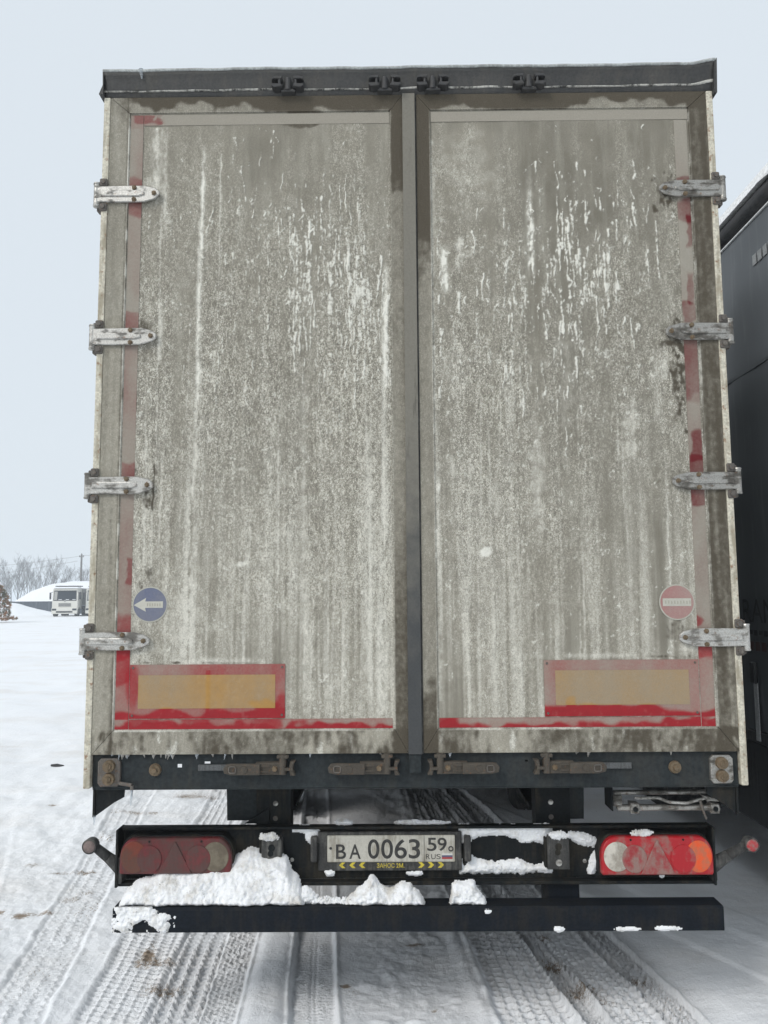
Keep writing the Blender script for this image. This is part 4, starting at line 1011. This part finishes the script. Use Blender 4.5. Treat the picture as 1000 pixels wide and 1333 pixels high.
pack('snow_clump', -.30, .06, .46, .64, curve([-.30, -.275, -.25, -.21, -.19, -.175, -.165, -.155, -.14, -.11, -.08, -.05, -.02, .0, .02, .035, .06], [.44, .50, .532, .552, .572, .590, .594, .582, .566, .556, .552, .566, .563, .552, .540, .51, .44], .487), shelf(.165, .15), .038, .03, 'peaked snow clump on the bar below the number plate', 3, .003, .5, .065, .30)
pack('snow_clump', .12, .30, .46, .63, curve([.12, .14, .15, .165, .205, .235, .245, .265, .28, .30], [.44, .50, .560, .578, .580, .574, .55, .525, .505, .44], .487), shelf(.165, .1), .034, .03, 'small square snow clump right of the number plate on the bar', 5, .003, .45, .05, .30)
pack('ice_lump', -.47, -.36, .46, .58, curve([-.47, -.45, -.43, -.41, -.385, -.36], [.44, .545, .555, .535, .52, .44], .487), shelf(.175, .1), .025, .02, 'small grey ice lump at the right end of the long snow heap', 7, .003, .5, .03, .25)
pack('snow_crumbs', -.41, -.25, .48, .53, curve([-.41, -.38, -.34, -.30, -.25], [.50, .512, .508, .515, .50], .489), shelf(.165, .1), .018, .02, 'dirty low snow crumbs between the heap and the peaked clump', 9, .0025, .6, .02, .45)
pack('snow_patch', -1.19, -.90, .395, .50, lambda a, b: np.minimum(np.minimum(np.minimum((a+1.176)/.03, (b-.408)/.02), (np.interp(b, [.40, .43, .46, .49], [-.99, -.93, -.94, -1.02])-a)/.05), 1)*.55-.9*np.clip(1-np.hypot((a+1.075)/.06, (b-.425)/.028), 0, 1), lambda b: .1195+0*b, .012, .003, 'ragged snow patch stuck to the left end of the bar face', 11, .0028, .6, .035, .85)
wall = lambda y: (lambda b: y+0*b)
pack('snow_patch', .185, .60, .56, .78, lambda a, b: np.clip(np.minimum(np.minimum((a-.190)/.03, (.565-a)/.03), np.minimum((b-.575)/.02, (.766-b)/.016)), -1, 1)*.6-1.9*np.clip(1.45-np.hypot((a-.335)/.105, (b-.672)/.046), 0, 1)-1.9*np.clip(1.4-np.hypot((a-.495)/.055, (b-.650)/.042), 0, 1)-1.1*np.clip(1.2-np.hypot((a-.215)/.02, (b-.64)/.05), 0, 1), wall(.2615), .016, .002, 'broad snow sheet around two bare patches right of the plate', 13, .003, .5, .035, .30)
pack('snow_patch', .635, .775, .57, .77, lambda a, b: np.maximum(1-np.hypot((a-.70)/.075, (b-(.715-.25*(a-.66)+.9*(a-.70)**2))/.024), 1-np.hypot((a-.742-.35*(b-.62))/.020, (b-.618)/.055)), wall(.2605), .016, .002, 'snow between the right buffer and the bright red lamp', 15, .003, .5, .03, .30)
pack('snow_patch', -.50, -.385, .68, .78, ell((-.455, .752, .05, .016), (-.415, .730, .028, .035)), wall(.2605), .014, .002, 'snow caught on the beam left of the number plate', 17, .0028, .5, .03, .30)
for x0, x1, z, y, t, lab, sd in ((-.625, -.555, .728, .216, .016, 'snow cap on the left buffer', 19), (.55, .635, .730, .216, .016, 'snow cap on the right buffer', 21), (.875, .965, .744, .190, .012, 'snow bit on top of the bright right lamp', 23), (.538, .580, .404, .1195, .008, 'small snow fleck low on the bar right of centre', 25), (.78, .875, .404, .1195, .006, 'thin snow fleck on the lower bar edge under the bright lamp', 27), (.93, 1.03, .406, .1195, .007, 'wider snow fleck low near the right end of the bar', 29), (-.32, -.25, .772, .262, .012, 'small snow bit on the beam above the plate left end', 31), (-.08, .14, .770, .262, .008, 'thin snow line on the beam above the plate', 33), (-.365, -.325, .579, .238, .008, 'tiny snow bit under the plate on the left', 35), (-.03, .035, .578, .238, .007, 'tiny snow bit under the plate on the right', 37), (.985, 1.01, .578, .212, .010, 'small snow drip hanging under the bright lamp', 39), (.27, .30, .472, .1195, .006, 'tiny snow fleck high on the bar right of the square clump', 41)):
    xm, zr = (x0+x1)/2, min(.016, t*1.25)
    pack('snow_fleck', x0-.015, x1+.015, z-.03, z+.035, ell((xm, z+.004, (x1-x0)/2, zr)), wall(y), t, .004, lab, sd, .0024, .6, .018, .45)

# ------------------------------------------------------------------ the dark curtain-sided trailer parked alongside on the right
NB = empty('curtain_trailer', (3.27, .25, 0)); tag(NB, 'dark slate curtain-sided trailer parked close along the right edge of the photo', 'trailer')
NX = -1.27                                                  # its near side, local x
g = NG('slate_curtain'); co = g.coord('obj')
n1 = g.noise(2.2, 5, .6, co); n2 = g.noise(7, 5, .6, co, stretch=(1, 3, .3)); n3 = g.noise(160, 2, .5, co)
cc = g.mix(n1, (.045, .051, .056), (.075, .083, .088)); cc = g.mix(g.ramp(n2, .5, .8, 0, .45), cc, (.15, .155, .155)); g.bump(n3, .1, .001)
M['curtain'] = g.done(cc, .42, 0, .5)
M['nb_white'] = worn('white_roof_rail', (.86, .86, .85), (.55, .53, .50), .3, 0, .5, 0, 4, kind='obj')
M['nb_dark'] = worn('black_rail_tube', (.014, .015, .017), (.06, .06, .055), .4, 0, .4, 0, 4, kind='obj')
M['nb_print'] = worn('pale_print', (.30, .31, .31), (.20, .20, .20), .4, 0, .6, 0, 9, kind='obj')
M['nb_text'] = worn('dark_print', (.006, .006, .007), (.03, .03, .03), .3, 0, .6, 0, 9, kind='obj')
M['nb_red'] = worn('dark_red_print', (.045, .016, .014), (.04, .03, .03), .3, 0, .6, 0, 9, kind='obj')
NL = 13.6
ys = np.linspace(.05, NL, 420); zs_ = np.linspace(.93, 3.835, 60)
cy, cz = np.meshgrid(ys, zs_)
bul = .012*np.sin((cz-.93)/2.9*math.pi)*np.sin(cy*2.4)+.006*np.sin(cy*9+cz*.7)+.004*np.sin(cz*11+cy)
cx_ = NX-bul*np.clip((3.835-cz)*6, 0, 1)
me = mesh_np('curtain', np.stack([cx_, cy, cz], -1).reshape(-1, 3), gridq(len(ys), len(zs_))[:, ::-1]); 
cu = link('curtain', me, M['curtain'], NB, smooth=True)
MB().box(NX+.03, 1.27, .05, NL, 1.0, 3.90).build('cargo_body', M['curtain'], NB)
mb = MB(); mb.prism([(NX-.036, 3.972), (NX-.012, 4.046), (NX+.02, 4.054), (NX+.30, 4.062), (1.27, 4.062), (1.27, 3.90), (NX+.02, 3.90), (NX+.005, 3.975)], -.02, NL+.02, 'x'.replace('x', 'y')); mb.build('roof', M['nb_white'], NB)
mb = MB(); mb.cyl((NX+.045, -.02, 3.925), (NX+.045, NL, 3.925), .068, None, 20); mb.build('roof_rail', M['nb_dark'], NB, smooth=True)
MB().box(NX-.010, NX+.01, -.02, NL, 3.828, 3.840, .003).build('curtain_track', M['nb_white'], NB)
MB().prism([(.35, 3.972), (.86, 3.972), (.80, 3.965), (.35, 3.90)], NX-.040, NX-.034, 'x').build('roof_flap', M['nb_white'], NB)
MB().box(NX-.004, NX+.06, .0, NL, .86, .925, .004).build('side_rail', M['nb_dark'], NB)
MB().box(NX-.009, NX-.002, .05, NL, 2.985, 3.005).build('curtain_seam', M['curtain'], cu)
for k in range(6): MB().prism([(.655+k*.064, 3.565), (.70+k*.064, 3.565), (.70+k*.064, 3.625), (.655+k*.064, 3.625)], NX-.006, NX-.0035, 'x').build('printed_square', M['nb_print'], cu)
def side_text(body, y, z, h, width, mat):
    o = text_obj('lettering', body, 0, 0, h, width, 0, mat, cu)
    me = o.data; n = len(me.vertices); v = np.zeros(n*3); me.vertices.foreach_get('co', v); v = v.reshape(-1, 3)
    v = np.stack([np.full(n, NX-.015), y+(width-v[:, 0]), z+v[:, 2]], 1); me.vertices.foreach_set('co', v.astype(np.float32).ravel()); me.update()
side_text('RAN', .97, 1.545, .13, .40, M['nb_text'])
for k in range(7): MB().box(NX-.0155, NX-.0135, .95+k*.062, .99+k*.062, 1.47+.006*(k % 2), 1.50).build('small_print', M['nb_text'], cu)
for k in range(6): MB().box(NX-.0155, NX-.0135, .95+k*.075, 1.0+k*.075, 1.385, 1.435).build('small_print', M['nb_red'], cu)
for k in range(24):                                       # buckles and straps along the lower edge of the curtain
    y = .13+k*.56
    b = MB().box(NX-.035, NX-.014, y-.030, y+.030, 1.20, 1.32, .006).build('strap_buckle', M['nb_dark'], NB)
    MB().box(NX-.018, NX-.013, y-.024, y+.024, .88, 1.202).build('strap', M['nb_print'] if k % 3 == 2 else M['nb_dark'], b)
for s in (-1, 1): MB().box(*sorted((s*1.27, s*1.20)), -.03, .05, .86, 3.95, .006).build('corner_post', M['nb_dark'], NB)
for s in (-1, 1):
    d = MB().box(*sorted((s*.012, s*1.195)), -.02, .03, 1.02, 3.90, .006).build('door', M['nb_white'], NB)
    for x in (.30, .85):
        MB().cyl((s*x, -.04, .98), (s*x, -.04, 3.92), .014, None, 10).build('locking_bar', M['nb_dark'], d)
MB().box(-1.27, 1.27, -.02, .06, .86, 1.015, .006).build('rear_sill', M['nb_dark'], NB)
MB().box(-1.15, 1.15, .1, .2, .42, .54, .006).build('underrun_bar', M['nb_dark'], NB)
for s in (-1, 1):
    MB().box(*sorted((s*.52, s*.66)), .1, 12.6, .62, .98).build('chassis_rail', M['black'], NB)
    MB().box(*sorted((s*.80, s*1.14)), -.01, .03, .56, .70, .01).build('tail_lamp', M['fr'], NB)
MB().box(-1.2, 1.2, .06, NL, .96, 1.0).build('floor', M['black'], NB)
for y in (3.4, 4.71, 6.02): axle(NB, y)
for s in (-1, 1):  # boxes added to block light and darken the gap between the trailers
    MB().box(*sorted((s*.72, s*1.22)), 1.0, 2.3, .36, .855, .02).build('light_block_box', M['nb_dark'], NB)
    MB().box(*sorted((s*.72, s*1.22)), 6.85, 9.4, .36, .855, .02).build('light_block_box', M['nb_dark'], NB)
    MB().box(*sorted((s*.84, s*1.22)), -.004+2.72, 2.735, .25, .855).build('mudflap', M['tyre'], NB)
for y in (3.4, 4.71, 6.02):
    n = 14
    for s in (-1, 1):
        mb = MB()
        for i in range(n):
            a0, a1 = math.pi*i/n, math.pi*(i+1)/n
            mb.quad([(s*1.24, y+.56*math.cos(a0), .5+.50*math.sin(a0)*.85), (s*1.24, y+.56*math.cos(a1), .5+.50*math.sin(a1)*.85), (s*.86, y+.56*math.cos(a1), .5+.50*math.sin(a1)*.85), (s*.86, y+.56*math.cos(a0), .5+.50*math.sin(a0)*.85)])
        o = mb.build('mudguard', M['nb_dark'], NB); md = o.modifiers.new('s', 'SOLIDIFY'); md.thickness = .008

# ------------------------------------------------------------------ background on the left
def mound(name, x0, x1, y0, y1, fn, label, nx=90, ny=60, mat='snow'):
    xs = np.linspace(x0, x1, nx); ys = np.linspace(y0, y1, ny); a, b = np.meshgrid(xs, ys)
    me = mesh_np(name, np.stack([a, b, fn(a, b)], -1).reshape(-1, 3), gridq(nx, ny)); o = link(name, me, M[mat], smooth=True); tag(o, kind='structure'); return o
M['far_snow'] = snow_mat('far_snow'); 
# heap of snow behind the fence
mound('snow_hill', -72, -14, 97.6, 125, lambda a, b: -.3+(np.interp(a, [-72, -52, -50.3, -48.2, -45.6, -43, -36, -28, -14], [.0, .9, 1.75, 3.1, 4.25, 4.5, 4.4, 3.2, 0])*np.exp(-((np.abs(b-107)/7.5)**2.4))+.16*fbm(a, b, 3., 71)+.14*fbm(a, b, .9, 72)), '', 170, 80, 'far_snow')
# ploughed bank in front of the fence, higher at the left
mound('snow_bank', -75, -30, 78, 96.8, lambda a, b: -.25+np.interp(a, [-75, -50, -44.5, -43.3, -41, -38.8, -37, -30], [1.5, 1.75, 1.75, 1.62, .92, .47, .22, .05])*np.exp(-((b-90)/3.8)**2)+.10*fbm(a, b, 2.2, 75)+.05*fbm(a, b, .6, 76), '', 140, 60, 'far_snow')
g = NG('slate_blue_sheet'); co = g.coord(); n1 = g.noise(.6, 4, .6, co)
M['fence'] = g.done(g.mix(n1, (.040, .058, .082), (.055, .074, .10)), .5)
FN = empty('sheet_fence', (-40, 97, 0)); tag(FN, 'low slate-blue profiled sheet fence half buried in snow, left background', 'fence')
for k in range(11):
    mb = MB(); pts = []; x0 = -8.6+k*1.6
    for i in range(9): pts += [(x0+i*.19, 0), (x0+i*.19+.07, 0), (x0+i*.19+.10, .045), (x0+i*.19+.16, .045)]
    pts = [p for p in pts if p[0] <= x0+1.595]
    V = [(p[0], p[1], z) for z in (-.3, 1.48) for p in pts]; n = len(pts)
    me = bpy.data.meshes.new('sheet'); me.from_pydata(V, [], [(i, i+1, n+i+1, n+i) for i in range(n-1)])
    o = link('sheet', me, M['fence'], FN); md = o.modifiers.new('s', 'SOLIDIFY'); md.thickness = .01
MB().box(-8.6, 9.0, -.03, .07, 1.482, 1.54).build('top_rail', M['fence'], FN)
# utility pole with wires
g = NG('weathered_pole'); M['pole'] = g.done(g.mix(g.noise(3, 4), (.11, .105, .10), (.19, .18, .17)), .85)
UP = empty('utility_pole', (-44.1, 112, 0)); tag(UP, 'tall thin grey utility pole standing behind the white trucks', 'pole')
MB().cyl((0, 0, -.2), (0, 0, 8.15), .20, .12, 12).build('mast', M['pole'], UP)
MB().box(-.32, .32, -.05, .05, 7.74, 7.84).build('crossarm', M['pole'], UP)
for x in (-.28, .28, 0):
    MB().cyl((x, 0, 7.83 if x else 8.12), (x, 0, 8.02 if x else 8.30), .05, .035, 10).build('insulator', M['keeper'], UP)
def wire(p0, p1, sag, label):
    n = 28; pts = [(p0[0]+(p1[0]-p0[0])*t, p0[1]+(p1[1]-p0[1])*t, p0[2]+(p1[2]-p0[2])*t-4*sag*t*(1-t)) for t in np.linspace(0, 1, n)]
    mb = MB(); mb.tube([Vector(p) for p in pts], [.020]*n, 5); tag(mb.build('power_line', M['pole'], None), label, 'wire', 'overhead wires')
wire((-43.55, 112, 8.0), (-75, 118, 6.1), .5, 'upper overhead wire running left from the pole top')
wire((-44.65, 112, 7.2), (-78, 121, 3.6), .3, 'lower overhead wire sloping down left behind the bare trees')
wire((-43.55, 112, 8.0), (-15, 106, 8.3), .5, 'overhead wire leaving the pole top to the right')
# bare trees
g = NG('bare_bark'); M['bark'] = g.done(g.mix(g.noise(2.5, 4, .6, g.coord('obj')), (.035, .030, .028), (.11, .098, .094)), .9)
def bare_tree(seed, h):
    q = random.Random(seed); tb = MB(); cb = MB()
    def grow_b(p, d, L, r, lv, bm):
        n = 3; pts = [p]; rs = [r]
        for i in range(n):
            d = (d+Vector((q.gauss(0, .10), q.gauss(0, .10), q.gauss(.05, .05)))).normalized(); p = p+d*L/n; pts.append(p); rs.append(r*(1-.28*(i+1)))
        bm.tube(pts, [max(x, .012) for x in rs], 3 if lv else 6)
        if lv >= 3: return
        for i in range(7 if lv == 0 else 5):
            t = q.uniform(.3, 1.) if lv else q.uniform(.25, 1.)
            k = min(n-1, int(t*n)); pp = pts[k].lerp(pts[k+1], t*n-k)
            a = q.uniform(0, 2*math.pi); up = q.uniform(.75, 1.5)
            nd = Vector((math.cos(a), math.sin(a), up)).normalized()
            grow_b(pp, (nd+d*.5).normalized(), L*q.uniform(.38, .60), max(.014, r*.40), lv+1, cb)
    grow_b(Vector((0, 0, -.3)), Vector((0, 0, 1)), h*.72, h*.011+.02, 0, tb)
    return tb.mesh('trunk'), cb.mesh('crown')
kinds = [bare_tree(50+i, 8.2+.5*i) for i in range(5)]
for a, b in kinds: a.materials.append(M['bark']); b.materials.append(M['bark'])
r = np.random.default_rng(12)
for k in range(44):
    px = -94+k*.71+r.uniform(-.5, .5); y = 172+r.uniform(-9, 9); 
    f_ = (y+3.2)/175.
    T = empty('bare_tree', (px*f_+6.0*(f_-1), y, 0), r.uniform(0, 6.28)); sc_ = float(np.interp(px, [-93, -85, -74, -66, -62], [.70, .98, 1.02, .80, .55])*r.uniform(.88, 1.1)); T.scale = (sc_, sc_, sc_)
    tag(T, 'leafless grey tree in the row behind the snow hill', 'tree', 'bare trees in the left background')
    a, b = kinds[k % 5]; link('trunk', a, None, T); link('crown', b, None, T)
# small pine with snow and rusty tips, at the left edge
g = NG('pine_needles'); co = g.coord('obj'); n1 = g.noise(2.0, 4, .6, co); n2 = g.noise(9, 3, .6, co)
cc = g.mix(n2, (.060, .075, .020), (.14, .115, .035)); cc = g.mix(g.ramp(n1, .40, .62, 0, .9), cc, (.42, .17, .05)); M['needles'] = g.done(cc, .85)
PT = empty('pine_tree', (-30.55, 60, .02)); tag(PT, 'small bushy pine with rusty needles and snow at the left edge', 'tree')
MB().cyl((0, 0, 0), (0, 0, 2.5), .07, .02, 8).build('trunk', M['bark'], PT)
q = random.Random(3); nb = MB(); sb = MB()
for k in range(420):
    z = 2.65*q.random()**1.25+.12; rad = 1.30*(1-(z/2.85))**.75*q.uniform(.35, 1.05); a = q.uniform(0, 6.283)
    base = Vector((rad*math.cos(a), rad*math.sin(a), z)); outd = Vector((math.cos(a), math.sin(a), .7)).normalized()
    for i in range(20):
        d = (outd+Vector((q.gauss(0, .55), q.gauss(0, .55), q.gauss(0, .45)))).normalized()*q.uniform(.12, .24); s_ = d.orthogonal().normalized()*.026
        nb.quad([base-s_, base+s_, base+d])
    if q.random() < .20: sb.ico(base+Vector((0, 0, .06)), q.uniform(.04, .10), 1, (1.3, 1.3, .5))
nb.build('crown', M['needles'], PT); o = sb.build('snow_load', M['snow'], PT); o['kind'] = 'stuff'
# two white tipper trucks
g = NG('truck_cream'); M['cab'] = g.done(g.mix(g.noise(2, 4, .6, g.coord('obj')), (.62, .61, .55), (.72, .71, .66)), .45)
g = NG('truck_glass'); M['glass'] = g.done((.022, .03, .04), .4, 0, .1)
g = NG('truck_dark'); M['tdark'] = g.done((.03, .03, .032), .6)
g = NG('truck_grey'); M['tgrey'] = g.done((.36, .36, .34), .55)
def tipper(loc, rz, label):
    T = empty('tipper_truck', loc, rz); tag(T, label, 'truck', 'white tipper trucks in the background')
    mb = MB(); mb.prism([(-1.0, .75), (-1.04, 1.55), (-.86, 2.75), (-.70, 2.88), (.95, 2.88), (.95, .75)], -1.24, 1.24, 'x', 0)
    cb_ = mb.build('cab', M['cab'], T)
    sl = lambda z: -1.04+(z-1.55)*.15
    def pane(name, xa, xb, za, zb, off, mat):
        mb = MB(); mb._faces([(xa, sl(za)-off, za), (xb, sl(za)-off, za), (xb*.97, sl(zb)-off, zb), (xa*.97, sl(zb)-off, zb)], [(0, 1, 2, 3)]); return mb.build(name, M[mat], cb_)
    pane('screen_surround', -1.14, 1.14, 1.60, 2.68, .008, 'tdark'); pane('windscreen', -.72, 1.06, 1.70, 2.56, .014, 'glass'); pane('quarter_light', -1.08, -.78, 1.70, 2.56, .014, 'tgrey')
    MB().box(-1.18, 1.18, sl(2.68)-.16, sl(2.68)+.05, 2.66, 2.76, .02).build('sun_visor', M['cab'], cb_)
    for x in (-.60, .10, .75): MB().box(x-.02, x+.30, sl(1.72)-.05, sl(1.72)-.02, 1.70, 1.75).build('wiper', M['snow'], cb_)
    MB().box(-.62, .62, -1.06, -1.00, 1.02, 1.38, .02).build('grille', M['tgrey'], cb_)
    for z in (1.10, 1.20, 1.30): MB().box(-.58, .58, -1.075, -1.062, z-.018, z+.018).build('grille_bar', M['tdark'], cb_)
    MB().cyl((0, -1.035, 1.58), (0, -1.075, 1.58), .10, None, 16).build('badge', M['tgrey'], cb_)
    bp = MB().box(-1.25, 1.25, -1.18, -.75, .28, .90, .05, 2).build('bumper', M['cab'], T)
    MB().box(-.80, .80, -1.20, -1.17, .40, .56).build('bumper_slot', M['tdark'], bp)
    for s in (-1, 1):
        MB().box(*sorted((s*.78, s*1.2)), -1.20, -1.15, .62, .82, .02).build('headlight', M['glass'], bp)
        MB().prism([(-.55, 1.75), (.55, 1.75), (.55, 2.5), (-.40, 2.5)], *sorted((s*1.242, s*1.25)), 'x').build('side_window', M['glass'], cb_)
        m_ = MB().box(*sorted((s*1.34, s*1.52)), -1.06, -.98, 1.75, 2.45, .02).build('mirror', M['tdark'], T)
        MB().cyl((s*1.20, -.9, 2.5), (s*1.43, -1.02, 2.42), .02, None, 6).build('mirror_arm', M['tdark'], m_)
        for y in (-.2, 3.2, 4.55):
            wh = link('wheel', tyre_me, None, T, (s*1.05, y, .5)); link('rim', rim_me, None, wh).rotation_euler = (0, 0, 0 if s > 0 else math.pi)
    MB().prism([(-1.0, 2.875), (-.9, 2.95), (-.2, 3.02), (.8, 2.98), (.95, 2.875)], -1.2, 1.2, 'x').build('roof_snow', M['snow'], T)
    MB().box(-.6, .6, .9, 7.2, .75, 1.0).build('chassis', M['tdark'], T)
    bd = MB().prism([(1.25, 1.1), (7.0, 1.1), (7.3, 2.9), (1.15, 2.9)], -1.25, 1.25, 'x').build('tipper_body', M['tgrey'], T)
    MB().box(-1.25, 1.25, .15, 1.3, 3.06, 3.16).build('cab_guard', M['tdark'], bd)
tipper((-33.6, 81, .0), R(9), 'white tipper truck cab facing us, nearer one by the fence')
tipper((-30.6, 82.2, .0), R(9), 'white tipper truck mostly hidden behind the trailer edge')
# dark stick lying on the snow out to the left
mb = MB(); zz = ground_z(-3.53, 5.34); mb.tube([Vector((-3.60, 5.36, zz+.012)), Vector((-3.53, 5.34, zz+.018)), Vector((-3.46, 5.33, zz+.012))], [.012, .016, .010], 7)
tag(mb.build('stick', M['tdark']), 'short dark stick lying alone on the snow on the left', 'stick')

# ------------------------------------------------------------------ winter haze
hz = MB().box(-1600, 1600, -480, 1600, -3, 14).build('haze'); tag(hz, kind='stuff')
hm = bpy.data.materials.new('haze'); hm.use_nodes = True; t = hm.node_tree; t.nodes.clear()
o_ = t.nodes.new('ShaderNodeOutputMaterial'); v_ = t.nodes.new('ShaderNodeVolumePrincipled')
v_.inputs['Color'].default_value = (.90, .95, 1, 1); v_.inputs['Density'].default_value = .0019; v_.inputs['Anisotropy'].default_value = .2
t.links.new(v_.outputs[0], o_.inputs['Volume']); hz.data.materials.append(hm)
